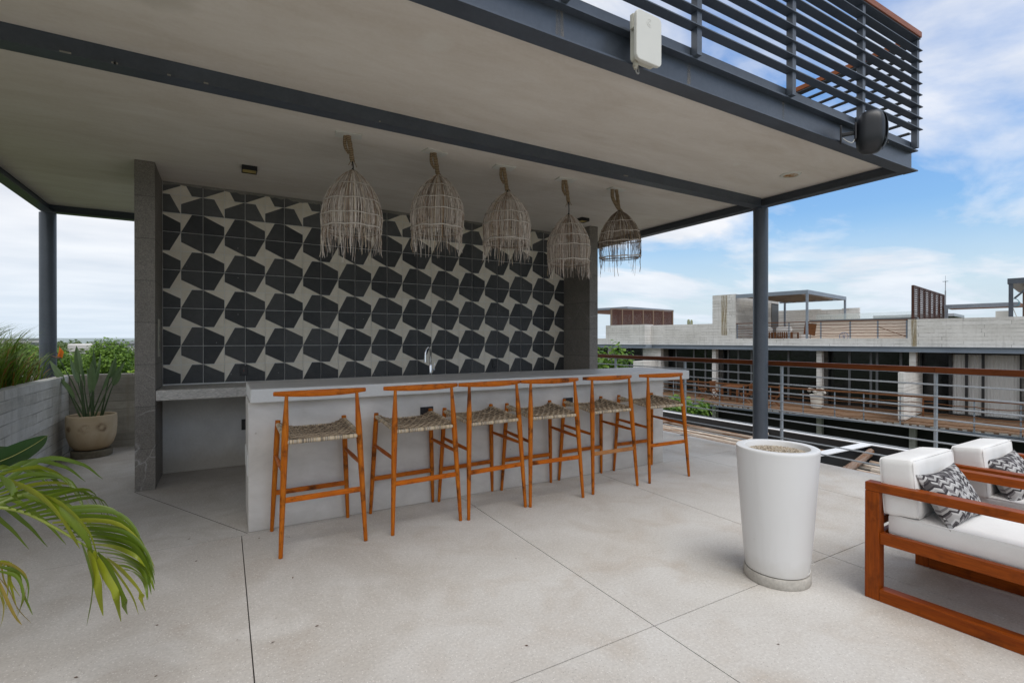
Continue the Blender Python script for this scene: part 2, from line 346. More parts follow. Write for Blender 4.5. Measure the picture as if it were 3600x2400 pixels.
LEAF_BOP = leaf_mat('paddle_leaf', (.11, .18, .075), (.19, .27, .125), rough=.33, trans=.12)
LEAF_STEM = leaf_mat('green_stem', (.05, .085, .035), (.08, .12, .05), rough=.5, trans=.05)
LEAF_BROAD = leaf_mat('broad_leaf', (.02, .06, .014), (.03, .075, .02), rough=.35, trans=.15)
RIB = flat('leaf_rib', (.22, .22, .06), .5)
PALM = leaf_mat('palm_leaflet', (.085, .14, .008), (.15, .21, .014), rough=.34)
PALMY = leaf_mat('yellow_palm_leaflet', (.22, .26, .015), (.32, .33, .03), rough=.38)
PALMD = leaf_mat('drying_palm_leaflet', (.25, .24, .025), (.24, .17, .03), rough=.5)
GRASS = leaf_mat('grass_blade', (.085, .17, .014), (.20, .31, .028), rough=.45)
GRASSR = leaf_mat('reddish_grass_blade', (.22, .16, .02), (.30, .08, .025), rough=.45)
BARK = mottled('bark', (.14, .10, .07), (.22, .17, .12), 8, .9, .6, 40)
SOIL = mottled('soil', (.05, .035, .025), (.09, .065, .045), 12, .95, .6, 50)
DGLASS = flat('dark_glass', (.009, .011, .011), .12, 0, .45)
MULL = flat('mullion_grey', (.12, .13, .14), .5)
MULLD = flat('mullion_dark', (.02, .021, .022), .5)
BLACKP = flat('black_plastic', (.012, .012, .013), .4)
WHITEP = flat('ivory_plastic', (.66, .655, .60), .45, var=.03)
CHROME = flat('chrome', (.75, .75, .76), .12, 1.0)

# ---------------------------------------------------------------- mesh helpers
class MB:
    def __init__(s): s.v = []; s.f = []; s.m = []; s.sm = []
    def add(s, vs, fs, m=0, smooth=False):
        o = len(s.v); s.v += [tuple(p) for p in vs]
        for f in fs: s.f.append(tuple(i+o for i in f)); s.m.append(m); s.sm.append(smooth)
        return s
    def box(s, x0, x1, y0, y1, z0, z1, m=0):
        vs = [(x, y, z) for x in (x0, x1) for y in (y0, y1) for z in (z0, z1)]
        return s.add(vs, [(0, 1, 3, 2), (4, 6, 7, 5), (0, 4, 5, 1), (2, 3, 7, 6), (0, 2, 6, 4), (1, 5, 7, 3)], m)
    def bar(s, a, b, w, h, up=(0, 0, 1), m=0):
        """rectangular bar from a to b, w across, h along up"""
        a, b = Vector(a), Vector(b); d = (b-a).normalized(); sd = d.cross(Vector(up)).normalized(); u = sd.cross(d)
        vs = []
        for p in (a, b):
            for i, j in ((-1, -1), (1, -1), (1, 1), (-1, 1)): vs.append(p+sd*(w/2*i)+u*(h/2*j))
        return s.add(vs, [(0, 1, 2, 3)[::-1], (4, 5, 6, 7), (0, 1, 5, 4), (1, 2, 6, 5), (2, 3, 7, 6), (3, 0, 4, 7)], m)
    def tube(s, pts, rad, n=8, m=0, cap=True, flat=1.0):
        pts = [Vector(p) for p in pts]; k = len(pts)
        if not hasattr(rad, '__len__'): rad = [rad]*k
        d0 = (pts[1]-pts[0]).normalized()
        ref = Vector((0, 0, 1)) if abs(d0.z) < .9 else Vector((1, 0, 0))
        u = d0.cross(ref).normalized(); vs = []
        for i, p in enumerate(pts):
            d = ((pts[min(i+1, k-1)]-pts[max(i-1, 0)])).normalized()
            u = (u-d*u.dot(d)).normalized(); w = d.cross(u)
            for j in range(n):
                t = 2*pi*j/n; vs.append(p+u*(rad[i]*cos(t))+w*(rad[i]*sin(t)*flat))
        fs = [(i*n+j, i*n+(j+1) % n, (i+1)*n+(j+1) % n, (i+1)*n+j) for i in range(k-1) for j in range(n)]
        if cap: fs += [tuple(range(n))[::-1], tuple((k-1)*n+j for j in range(n))]
        return s.add(vs, fs, m, n > 4)
    def lathe(s, prof, c=(0, 0, 0), n=48, m=0, a0=0, sx=1, sy=1):
        vs = [(c[0]+r*sx*cos(2*pi*j/n), c[1]+r*sy*sin(2*pi*j/n), c[2]+z) for r, z in prof for j in range(n)]
        k = len(prof)
        fs = [(i*n+j, i*n+(j+1) % n, (i+1)*n+(j+1) % n, (i+1)*n+j) for i in range(k-1) for j in range(n)]
        fs += [tuple(range(n))[::-1], tuple((k-1)*n+j for j in range(n))]
        return s.add(vs, fs, m, True)
    def ribbon(s, pts, wid, side, m=0, fold=0.0):
        """a leaf strip: pts along it, widths, side = sideways direction (or one per point); fold lifts the two halves"""
        pts = [Vector(p) for p in pts]; k = len(pts); vs = []
        for i, p in enumerate(pts):
            d = (pts[min(i+1, k-1)]-pts[max(i-1, 0)]).normalized()
            sd = Vector(side[i] if isinstance(side, list) else side); sd = sd-d*sd.dot(d)
            sd = sd.normalized() if sd.length > 1e-6 else Vector((1, 0, 0)); up = sd.cross(d)
            w = wid[i]/2
            vs += [p-sd*w+up*(fold*w), p, p+sd*w+up*(fold*w)]
        fs = []
        for i in range(k-1):
            a = i*3; fs += [(a, a+1, a+4, a+3), (a+1, a+2, a+5, a+4)]
        return s.add(vs, fs, m, True)
    def tf(s, M, start=0):
        for i in range(start, len(s.v)): s.v[i] = tuple(M @ Vector(s.v[i]))
        return s
    def build(s, name, mats, parent=None, bevel=0, seg=2, sharp=40, loc=None):
        me = bpy.data.meshes.new(name); me.from_pydata(s.v, [], s.f)
        for m in (mats if isinstance(mats, (list, tuple)) else [mats]): me.materials.append(m)
        me.polygons.foreach_set('material_index', s.m); me.polygons.foreach_set('use_smooth', [bool(x) for x in s.sm])
        me.update(); bm = bmesh.new(); bm.from_mesh(me); bmesh.ops.recalc_face_normals(bm, faces=bm.faces) if len(s.f) < 4000 else None
        bm.to_mesh(me); bm.free()
        if any(s.sm): me.set_sharp_from_angle(angle=radians(sharp))
        o = bpy.data.objects.new(name, me); COL.objects.link(o)
        if parent: o.parent = parent
        if loc: o.location = loc
        if bevel:
            b = o.modifiers.new('bevel', 'BEVEL'); b.width = bevel; b.segments = seg; b.limit_method = 'ANGLE'; b.angle_limit = radians(50); b.harden_normals = False
        return o
def tag(o, label=None, cat=None, group=None, kind=None):
    if label: o['label'] = label
    if cat: o['category'] = cat
    if group: o['group'] = group
    if kind: o['kind'] = kind
    return o
def thing(name, label, cat, loc=(0, 0, 0), rz=0, group=None):
    o = bpy.data.objects.new(name, None); COL.objects.link(o); o.location = loc; o.rotation_euler = (0, 0, rz); o.empty_display_size = .2
    return tag(o, label, cat, group)
def dup(root, loc=None, rz=None, label=None):
    def cp(o, par):
        c = o.copy(); COL.objects.link(c); c.parent = par
        for ch in list(o.children): cp(ch, c)
        return c
    r = cp(root, None)
    if loc is not None: r.location = loc
    if rz is not None: r.rotation_euler = (0, 0, rz)
    if label: r['label'] = label
    return r
def bez(pts, n):
    """smooth curve through control points (Catmull-Rom)"""
    P = [Vector(p) for p in pts]; P = [P[0]*2-P[1]]+P+[P[-1]*2-P[-2]]; out = []; k = len(P)-3
    for i in range(n+1):
        t = i/n*k; j = min(int(t), k-1); t -= j; a, b, c, d = P[j:j+4]
        out.append(.5*((2*b)+(c-a)*t+(2*a-5*b+4*c-d)*t*t+(3*b-a-3*c+d)*t**3))
    return out
def rounded(w, d, h, r, bulge=0, n=14, sag=None):
    """soft cushion block centred on its base, w x d x h"""
    bm = bmesh.new(); bmesh.ops.create_cube(bm, size=2)
    bmesh.ops.subdivide_edges(bm, edges=bm.edges[:], cuts=n, use_grid_fill=True)
    H = Vector((w/2, d/2, h/2)); I = Vector((w/2-r, d/2-r, h/2-r))
    for v in bm.verts:
        q = v.co.copy(); t = Vector([(abs(c)**1.0) * (1 if c >= 0 else -1) for c in q])
        p = Vector((t.x*H.x, t.y*H.y, t.z*H.z)); c = Vector([max(-I[i], min(I[i], p[i])) for i in range(3)])
        e = p-c
        if e.length > 1e-9:
            p = c+e.normalized()*min(r, e.length) if e.length > r*.999 else c+e
            s_ = max(abs(q[i]) for i in range(3)); p = c+e.normalized()*r
        b = bulge
        p.z += b*(1-q.x**2)*(1-q.y**2)*(1 if q.z > .99 else -0.3 if q.z < -.99 else q.z*.3)
        p.y += b*(1-q.x**2)*(1-q.z**2)*(q.y if abs(q.y) > .99 else q.y*.3)
        p.x += b*.6*(1-q.y**2)*(1-q.z**2)*(q.x if abs(q.x) > .99 else q.x*.3)
        k = mnoise.noise(p*5.0)*.005; p += Vector((0, 0, k)); wq = mnoise.noise(Vector((p.x*16, p.y*16, p.z*16)))*.0022; p += Vector((wq, wq, wq))
        p.z += h/2
        v.co = p
    mb = MB(); bm.verts.index_update()
    mb.add([v.co for v in bm.verts], [tuple(v.index for v in f.verts) for f in bm.faces], 0, True); bm.free()
    return mb
def leaf_cloud(mb, c, r, n, size, m=0, rnd=None, shell=.55, up=.35):
    rnd = rnd or R_
    for _ in range(n):
        d = Vector((rnd.gauss(0, 1), rnd.gauss(0, 1), rnd.gauss(0, 1))).normalized()
        k = shell+(1-shell)*rnd.random()**.7 if rnd.random() < .8 else rnd.random()
        p = Vector(c)+Vector((d.x*r[0], d.y*r[1], d.z*r[2]))*k
        nrm = (d+Vector((rnd.uniform(-1, 1), rnd.uniform(-1, 1), rnd.uniform(-.4, 1)+up))).normalized()
        a = nrm.cross(Vector((rnd.uniform(-1, 1), rnd.uniform(-1, 1), rnd.uniform(-1, 1)))).normalized(); b = nrm.cross(a)
        s_ = size*rnd.uniform(.6, 1.3); w = s_*.42
        mb.add([p, p+a*s_*.5+b*w+nrm*.1*s_, p+a*s_, p+a*s_*.5-b*w+nrm*.1*s_], [(0, 1, 2, 3)], m if not isinstance(m, (list, tuple)) else rnd.choice(m))

# ---------------------------------------------------------------- the setting
mb = MB(); mb.box(-3000, 3000, -1500, 4500, -9.0, -8.0)
gm = mottled('ground_green', (.03, .045, .018), (.07, .085, .035), .05, .95, .3, 1.5, .1, .3)
tag(mb.build('ground', gm), kind='structure')
# terrace: a deep slab with cast panels and open joints
TX0, TX1, TY0, TY1 = -1.75, 6.11, -7.0, 8.66
mb = MB()
mb.box(TX0, TX1-.004, TY0, TY1, -8.0, -.022, 1)
xs = [TX0, .11, 1.89, 3.525, 5.047, TX1]; ys = [TY0, -.55, 1.823, 4.197, 6.695, TY1]; g = .0028
for i in range(5):
    for j in range(5):
        x0, x1, y0, y1 = xs[i]+g, xs[i+1]-g, ys[j]+g, ys[j+1]-g
        if i == 0: x0 = TX0
        if i == 4: x1 = TX1
        if j >= 3 and i == 0: x1 = xs[2]-g
        if j >= 3 and i == 1: continue
        mb.box(x0, x1, y0, y1, -.021, 0, 0)
# slanting construction joint from the left pillar foot to the bar corner
mb.bar((-.742, 5.905, .0005), (.150, 4.226, .0005), .004, .0012, (0, 0, 1), 1)
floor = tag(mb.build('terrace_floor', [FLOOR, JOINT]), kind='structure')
# distant ridge
mb = MB(); n = 90; vs = []; fs = []
for i in range(n+1):
    a = radians(-75+150*i/n); d = 1500
    x, y = sin(a)*d, cos(a)*d
    h = 3.5+5*max(0, mnoise.noise(Vector((i*.21, 3.3, 0))))+4.0*max(0, mnoise.noise(Vector((i*.07, 7.7, 0))))+1.2*mnoise.noise(Vector((i*.9, 1, 0)))
    vs += [(x, y, -9), (x*1.02, y*1.02, h), (x*1.2, y*1.2, -9)]
for i in range(n):
    for k in range(2): fs.append((i*3+k, i*3+3+k, i*3+4+k, i*3+1+k))
mb.add(vs, fs, 0, True)
tag(mb.build('hills', mottled('hazy_hill', (.22, .27, .27), (.30, .34, .34), .01, .95, 0)), kind='structure')
# far forest: one mass of canopy, domes of leaf clumps
mb = MB(); rnd = random.Random(21)
for _ in range(2000):
    a = radians(rnd.uniform(-36, 8)); d = 38*(22**(rnd.random()))
    r = (1.6+d*.012)*rnd.uniform(.8, 1.3)
    zt = (-.25 if d > 85 else -1.1)+rnd.uniform(-.5, .35)
    c = Vector((sin(a)*d, cos(a)*d, zt-r*.8))
    leaf_cloud(mb, c, (r*1.25, r*1.25, r*.9), int(60 if d < 120 else 26), .30+d*.0042, 0, rnd, .8, .8)
o = mb.build('far_forest', LEAF_FAR); tag(o, 'low green forest reaching to the horizon beyond the planter', 'forest', kind='stuff')

# ---------------------------------------------------------------- pavilion canopy
ZC, ZB = 3.17, 3.07
def ibeam_x(mb, x0, x1, yc, w=.12, zb=ZB, zt=3.272, t=.012):
    mb.box(x0, x1, yc-w/2, yc+w/2, zb, zb+t); mb.box(x0, x1, yc-w/2, yc+w/2, zt-t, zt); mb.box(x0, x1, yc-.006, yc+.006, zb+t, zt-t)
def ibeam_y(mb, y0, y1, xc, w=.12, zb=ZB, zt=3.272, t=.012):
    mb.box(xc-w/2, xc+w/2, y0, y1, zb, zb+t); mb.box(xc-w/2, xc+w/2, y0, y1, zt-t, zt); mb.box(xc-.006, xc+.006, y0, y1, zb+t, zt-t)
cn = thing('roof_canopy', 'flat plastered roof canopy framed by dark steel beams over the bar', 'canopy', (1.9, 5.3, ZC))
def pbuild(mb, name, mats, par, **k):
    o = mb.build(name, mats, par, **k); o.matrix_parent_inverse = Matrix.Translation(-Vector(par.location)) if par.rotation_euler.z == 0 else (Matrix.Translation(par.location) @ Matrix.Rotation(par.rotation_euler.z, 4, 'Z')).inverted()
    return o
mb = MB(); mb.box(-1.925, 5.685, 2.262, 8.43, ZC, 3.27); pbuild(mb, 'ceiling_slab', CEIL, cn)
mb = MB(); mb.box(-1.99, 5.76, 2.215, 8.49, 3.275, 3.345); pbuild(mb, 'roof_deck', STEEL, cn, bevel=.006)
mb = MB(); ibeam_x(mb, -2.0, 5.772, 2.25); o = pbuild(mb, 'beam', STEEL, cn)
mb.box
mb = MB()
mb.box(-1.92, 5.64, 3.715, 3.727, ZB+.013, ZC-.001); mb.box(-1.92, 5.64, 3.712, 3.832, ZB, ZB+.012)
pbuild(mb, 'beam', STEEL, cn)
mb = MB(); ibeam_y(mb, 2.312, 8.5, 5.70); pbuild(mb, 'beam', STEEL, cn)
mb = MB(); ibeam_y(mb, 2.312, 8.5, -1.94); pbuild(mb, 'beam', STEEL, cn)
mb = MB(); ibeam_x(mb, -1.88, 5.64, 8.44); mb.box(-1.933, -1.8805, 8.434, 8.446, ZB+.0125, 3.259); mb.box(5.6405, 5.693, 8.434, 8.446, ZB+.0125, 3.259); pbuild(mb, 'beam', STEEL, cn)
# old paint drips under the middle beam
for x, L in ((-.80, .05), (-.57, .03), (-.56, .012), (-.30, .018), (-.11, .025), (3.42, .05), (1.0, .010)):
    mb = MB(); mb.box(x, x+L, 3.700, 3.711, ZB+.001, ZB+.008); pbuild(mb, 'paint_drip', flat('old_paint', (.27, .26, .235), .8), cn)

# pale run-off stains below the railing posts on the outer web
def runoff():
    m = Mat('runoff_stain', .9, 0, .1); v = m.coord('Object', (9, 9, 1.2)); f = m.noise(v, 3, 5, .7)
    m.color((.30, .27, .23)); m.set(m.b.inputs['Alpha'], m.math('MULTIPLY', m.ramp(f, [(.42, 0.), (.66, 1.)]), .55)); return m.m
RUN = runoff()
for x, w in ((1.60, .030), (2.634, .020), (3.675, .016)):
    mb = MB(); mb.add([(x-w, 2.2435, ZB+.013), (x+w, 2.2435, ZB+.013), (x+w*.7, 2.2435, 3.259), (x-w*.7, 2.2435, 3.259)], [(0, 1, 2, 3)]); pbuild(mb, 'runoff_stain', RUN, cn)

def column(x, y, z0, label, r=.085):
    t = thing('steel_column', label, 'column', (x, y, z0))
    mb = MB(); mb.lathe([(r, .012), (r, ZB-z0-.012)], n=40); mb.build('shaft', STEEL, t)
    mb = MB(); mb.box(-.11, .11, -.11, .11, 0, .012); mb.build('base_plate', STEEL, t)
    return t
column(5.71, 3.77, 0, 'round grey steel column standing behind the white pot')
column(-1.94, 8.44, .80, 'round grey steel column rising out of the grass planter')

# stone clad pillars and tile wall
def pillar(x0, x1, y0, y1, label):
    t = thing('stone_pillar', label, 'pillar', ((x0+x1)/2, (y0+y1)/2, 0))
    w, d = (x1-x0)/2, (y1-y0)/2
    mb = MB(); mb.box(-w, w, -d, d, 0, ZC-.001); mb.build('cladding', STONE, t, bevel=.003)
    return t
pL = pillar(-.74, -.578, 5.909, 6.75, 'grey stone clad pillar at the left end of the tiled wall')
pR = pillar(4.768, 4.926, 5.909, 6.75, 'grey stone clad pillar at the right end of the tiled wall')
wl = thing('tiled_wall', 'bar back wall of black and white star patterned tiles', 'wall', (2.1, 6.65, 0))
mb = MB(); mb.box(-.578, 4.768, 6.560, 6.75, 0, .955); pbuild(mb, 'lower_wall', LOWW, wl)
mb = MB(); mb.box(-.578, 4.768, 6.566, 6.75, .955, ZC-.001); pbuild(mb, 'grout_bed', GROUT, wl)
TW = .2078
tx = [-.576]+[-.4105+TW*k for k in range(25)]+[4.766]
tz = [.958]+[1.177+.2073*k for k in range(9)]+[3.036, 3.1685]
mbD, mbL, mbT = MB(), MB(), MB(); gq = .0026; rnd = random.Random(11)
TRI = {'TL': [(0, 0), (.5, 0), (0, 1)], 'TR': [(0, 0), (1, 0), (1, .5)], 'BR': [(1, 0), (1, 1), (.5, 1)], 'BL': [(0, .5), (0, 1), (1, 1)],
       'tl': [(0, 0), (1, 0), (0, .5)], 'tr': [(.5, 0), (1, 0), (1, 1)], 'bl': [(0, 0), (0, 1), (.5, 1)], 'br': [(0, 1), (1, .5), (1, 1)]}
def tilequads(kind):
    t = TRI[kind]; sq = [(0, 0), (1, 0), (1, 1), (0, 1)]
    D = {'TL': [(.5, 0), (1, 0), (1, 1), (0, 1)], 'TR': [(0, 0), (1, .5), (1, 1), (0, 1)], 'BR': [(0, 0), (1, 0), (.5, 1), (0, 1)], 'BL': [(0, 0), (1, 0), (1, 1), (0, .5)],
         'tl': [(1, 0), (1, 1), (0, 1), (0, .5)], 'tr': [(0, 0), (.5, 0), (1, 1), (0, 1)], 'bl': [(0, 0), (1, 0), (1, 1), (.5, 1)], 'br': [(0, 0), (1, 0), (1, .5), (0, 1)]}[kind]
    return t, D
def clip(poly, lo, hi, ax):
    for sgn, lim in ((1, lo), (-1, hi)):
        o = []
        for i in range(len(poly)):
            a, b = poly[i], poly[(i+1) % len(poly)]; da, db = (a[ax]-lim)*sgn, (b[ax]-lim)*sgn
            if da >= 0: o.append(a)
            if da*db < 0: t = da/(da-db); o.append((a[0]+(b[0]-a[0])*t, a[1]+(b[1]-a[1])*t))
        poly = o
        if len(poly) < 3: return []
    return poly
for i in range(len(tx)-1):
    for j in range(len(tz)-1):
        right = (i % 2 == 0)
        rt = len(tz)-2-j
        if rt >= 2:
            upper = (j % 2 == 0)
            kind = ('T' if upper else 'B')+('R' if right else 'L')
        else: kind = ('b' if rt == 0 else 't')+('r' if right else 'l')
        xa, xb, za, zb = tx[i], tx[i+1], tz[j], tz[j+1]
        X0, X1 = (xb-TW, xb) if i == 0 else (xa, xa+TW)
        Z0, Z1 = (zb-.2073, zb) if j == 0 else (za, za+.2073)
        dy = rnd.uniform(0, .0008)
        for tgt, poly in ((mbL, tilequads(kind)[0]), ((mbD if rt >= 2 else mbT), tilequads(kind)[1])):
            P = [(X0+u*(X1-X0), Z1-v*(Z1-Z0)) for u, v in poly]
            P = clip(P, xa+gq, xb-gq, 0)
            P = clip(P, za+gq, zb-gq, 1) if P else []
            if len(P) >= 3: tgt.add([(x, 6.560-dy, z) for x, z in P], [tuple(range(len(P)))])
pbuild(mbL, 'light_tiles', TLITE, wl); pbuild(mbD, 'dark_tiles', TDARK, wl); pbuild(mbT, 'dusty_top_tiles', TDARK2, wl)
# crumbled plaster along the tile tops
mb = MB(); pts = []
for k in range(161):
    x = -.575+5.34*k/160; pts.append((x, 3.152-.035*abs(mnoise.noise(Vector((x*7, .5, 0))))-.02*abs(mnoise.noise(Vector((x*31, 2.5, 0))))))
vs = [(x, 6.5565, 3.168) for x, z in pts]+[(x, 6.5565, z) for x, z in pts]; n = len(pts)
mb.add(vs, [(k, k+1, n+k+1, n+k) for k in range(n-1)])
pbuild(mb, 'plaster_edge', mottled('old_plaster', (.20, .19, .17), (.30, .285, .26), 9, .9, .3, 60), wl)
# electric plate on the inside of the left pillar
mb = MB(); mb.box(-.5778, -.570, 6.12, 6.24, 1.28, 1.66); mb.box(-.570, -.566, 6.145, 6.215, 1.36, 1.44, 1); mb.box(-.570, -.566, 6.145, 6.215, 1.50, 1.58, 1)
tag(mb.build('switch_plate', [flat('aged_ivory', (.42, .40, .32), .5), flat('switch_grey', (.25, .24, .21), .5)], bevel=.003), 'tall ivory switch plate on the inner face of the left pillar', 'switch')

# back shelf
mb = MB(); nx = 60
mb.box(-.576, 4.766, 5.909, 6.553, .856, .957)
tag(mb.build('back_counter', SHELFM, bevel=.008), 'rough cast concrete shelf along the tiled wall', 'counter')
# bar counter
br = thing('bar_counter', 'long grey concrete bar counter with overhanging top', 'bar', (2.4, 4.5, 0))
mb = MB(); mb.box(.156, 4.528, 4.232, 4.74, 0, .977); pbuild(mb, 'base', PLAST, br, bevel=.006)
mb = MB(); mb.box(.168, 4.90, 4.16, 4.99, .9775, 1.083); o = pbuild(mb, 'top', [SLABE, SLAB], br, bevel=.010, seg=3)
for p in o.data.polygons:
    if p.normal.z > .9: p.material_index = 1
mb = MB(); mb.box(.150, .158, 4.245, 4.725, .42, .58); 
pbuild(mb, 'end_patch', SLABE, br, bevel=.004)

def outlet(x, y, z, label, w=.075, h=.115, n=-1, red=True):
    t = thing('power_outlet', label, 'outlet', (x, y, z))
    mb = MB(); mb.box(-w/2, w/2, n*.010, 0, -h/2, h/2); mb.build('plate', BLACKP, t, bevel=.002)
    mb = MB()
    for dz in (-.022, .022):
        mb.box(-.016, .016, n*.0125, n*.0102, dz-.014, dz+.014)
    mb.build('sockets', flat('socket_dark', (.03, .028, .028), .3), t)
    if red:
        mb = MB(); mb.box(-.004, .004, n*.0135, n*.0126, -.004, .004); mb.build('button', flat('red_button', (.35, .06, .04), .4), t)
    return t
outlet(.197, 6.5585, 1.094, 'black power outlet on the tiles above the shelf, behind the bar end')
outlet(3.488, 6.5585, 1.095, 'small black outlet on the tiles to the right of the tap', red=False)
outlet(.215, 6.5585, .47, 'black outlet on the plaster under the shelf beside the bar end', .085, .125)
outlet(1.566, 4.2315, .817, 'black outlet on the bar front behind the second stool', .12, .075, red=False)
outlet(3.124, 4.2315, .808, 'black outlet on the bar front behind the fourth and fifth stools', .12, .075, red=False)

# tap
tp = thing('faucet', 'chrome gooseneck tap rising behind the bar in front of the tiles', 'faucet', (2.40, 6.34, .957))
mb = MB(); mb.lathe([(.028, 0), (.028, .012), (.020, .018), (.019, .15), (.014, .165)], n=24)
c = bez([(0, 0, .16), (0, 0, .30), (-.01, -.012, .362), (-.04, -.03, .392), (-.075, -.05, .375), (-.092, -.06, .33), (-.095, -.062, .29)], 24)
mb.tube(c, .0125, 12); mb.build('spout', CHROME, tp)
mb = MB(); mb.tube([(-.095, -.062, .295), (-.097, -.063, .20)], [.016, .018], 14); mb.build('spray_head', CHROME, tp)
mb = MB(); mb.tube([(.015, 0, .095), (.06, 0, .095)], .014, 12); mb.tube([(.052, 0, .10), (.060, 0, .19)], .005, 8); mb.build('lever', CHROME, tp)

# ---------------------------------------------------------------- ceiling fittings
def downlight(x, y, label):
    t = thing('downlight', label, 'light', (x, y, ZC))
    mb = MB(); w, d, h, e = .068, .068, .045, .008
    mb.box(-w, w, -d, -d+e, -h, -.0005); mb.box(-w, w, d-e, d, -h, -.0005); mb.box(-w, -w+e, -d+e, d-e, -h, -.0005); mb.box(w-e, w, -d+e, d-e, -h, -.0005)
    mb.build('housing', BLACKP, t)
    mb = MB(); mb.box(-w+e, w-e, -d+e, d-e, -h+.008, -h+.014); mb.build('diffuser', flat('yellow_diffuser', (.46, .36, .12), .5), t)
downlight(.22, 5.62, 'square black surface downlight near the left pillar')
downlight(4.40, 5.61, 'square black surface downlight near the right pillar')
t = thing('recessed_light', 'round white recessed light with a rusty grille in the ceiling', 'light', (5.10, 3.035, ZC))
mb = MB(); mb.lathe([(.100, -.0005), (.096, -.012), (.072, -.014), (.070, -.004)], n=40); mb.build('trim', WHITEP, t)
def rust():
    m = Mat('rusty_grille', .8, 0, .2); v = m.coord('Object'); f = m.noise(v, 26, 5, .7)
    m.color(m.ramp(f, [(.42, (.52, .47, .38)), (.55, (.34, .17, .05)), (.7, (.16, .06, .02))])); return m.m
mb = MB(); mb.lathe([(.070, -.010), (.04, -.016), (.012, -.018)], n=32); mb.build('grille', rust(), t)

# ---------------------------------------------------------------- upper deck railings
def railing_front():
    t = thing('deck_railing', 'dark slatted roof deck railing along the front of the canopy', 'railing', (2, 2.19, 3.345))
    zs = [3.449, 3.555, 3.663, 3.774, 3.881, 3.988, 4.091, 4.195]
    for k, z in enumerate(zs):
        mb = MB(); mb.box(-1.0, 5.742+.012*(k < 3), 2.145, 2.215, z-.0035, z+.0035); pbuild(mb, 'slat', STEEL, t)
    mb = MB(); mb.box(-1.0, 5.70, 2.145, 2.235, 4.288, 4.296); pbuild(mb, 'top_bar', STEEL, t)
    mb = MB(); mb.box(-1.0, 5.70, 2.135, 2.245, 4.300, 4.352); pbuild(mb, 'handrail', HRAILX, t, bevel=.003)
    for x in (-.45, .57, 1.59, 2.634, 3.675, 4.688, 5.690):
        mb = MB(); mb.box(x-.022, x+.022, 2.160, 2.208, 3.273, 4.288); pbuild(mb, 'post', STEEL, t)
railing_front()
def railing_side():
    t = thing('deck_railing', 'dark slatted roof deck railing along the right side of the canopy', 'railing', (5.75, 3, 3.345))
    for z in [3.449, 3.555, 3.663, 3.774, 3.881, 3.988, 4.091, 4.195]:
        mb = MB(); mb.box(5.715, 5.775, 2.245, 3.60, z-.006, z+.002); pbuild(mb, 'slat', STEEL, t)
    mb = MB(); mb.box(5.70, 5.79, 2.245, 3.60, 4.288, 4.296); pbuild(mb, 'top_bar', STEEL, t)
    mb = MB(); mb.box(5.69, 5.80, 2.247, 3.62, 4.300, 4.352); pbuild(mb, 'handrail', HRAILY, t, bevel=.003)
    for y in (3.35,):
        mb = MB(); mb.box(5.722, 5.765, y-.02, y+.02, 3.346, 4.288); pbuild(mb, 'post', STEEL, t)
railing_side()

# wireless box on the beam
t = thing('access_point', 'flat white wireless antenna box with rounded corners on the front beam', 'antenna box', (2.12, 2.10, 3.185), radians(2))
def rrect(w, h, r, n=6):
    P = []
    for cx, cz, a in ((w/2-r, h/2-r, 0), (-w/2+r, h/2-r, 90), (-w/2+r, -h/2+r, 180), (w/2-r, -h/2+r, 270)):
        for k in range(n+1): q = radians(a+90*k/n); P.append((cx+r*cos(q), cz+r*sin(q)))
    return P
def plate(mb, P, y0, y1, m=0):
    n = len(P); mb.add([(x, y0, z) for x, z in P]+[(x, y1, z) for x, z in P], [tuple(range(n)), tuple(range(n, 2*n))[::-1]]+[(i, (i+1) % n, n+(i+1) % n, n+i) for i in range(n)], m)
mb = MB(); plate(mb, rrect(.205, .285, .030), -.012, .012); mb.build('cover', WHITEP, t, bevel=.005, seg=3)
mb = MB(); plate(mb, rrect(.175, .262, .02), .0125, .055); mb.box(-.105, -.09, .013, .04, .04, .125); mb.build('back_shell', flat('ivory_shell', (.55, .54, .46), .5), t, bevel=.004)
mb = MB(); mb.box(-.03, .03, .056, .09, -.08, .06); mb.build('bracket', STEEL2, t)
mb = MB(); mb.lathe([(.013, 0), (.013, -.012), (.016, -.013), (.016, -.03), (.012, -.032), (.010, -.045)], (-.065, .033, -.131), 16); mb.build('cable_gland', flat('aged_gland', (.42, .39, .31), .6), t)
mb = MB(); mb.tube(bez([(-.065, .033, -.17), (-.06, .033, -.19), (-.045, .035, -.196), (-.032, .04, -.185), (-.028, .05, -.15), (-.03, .065, -.13)], 20), .004, 8); mb.build('cable', flat('grey_cable', (.28, .28, .26), .5), t)
mb = MB()
for a0, rr in ((40, .021),):
    pts = [(.0+rr*cos(radians(a)), -.0125, .085+rr*sin(radians(a))) for a in range(60, 301, 15)]
    mb.tube(pts, .0010, 6); pts = [(.003+.011*cos(radians(a)), -.0125, .086+.011*sin(radians(a))) for a in range(60, 301, 20)]; mb.tube(pts, .0009, 6)
mb.build('embossed_mark', flat('embossed_ivory', (.63, .625, .575), .5, var=.02), t)

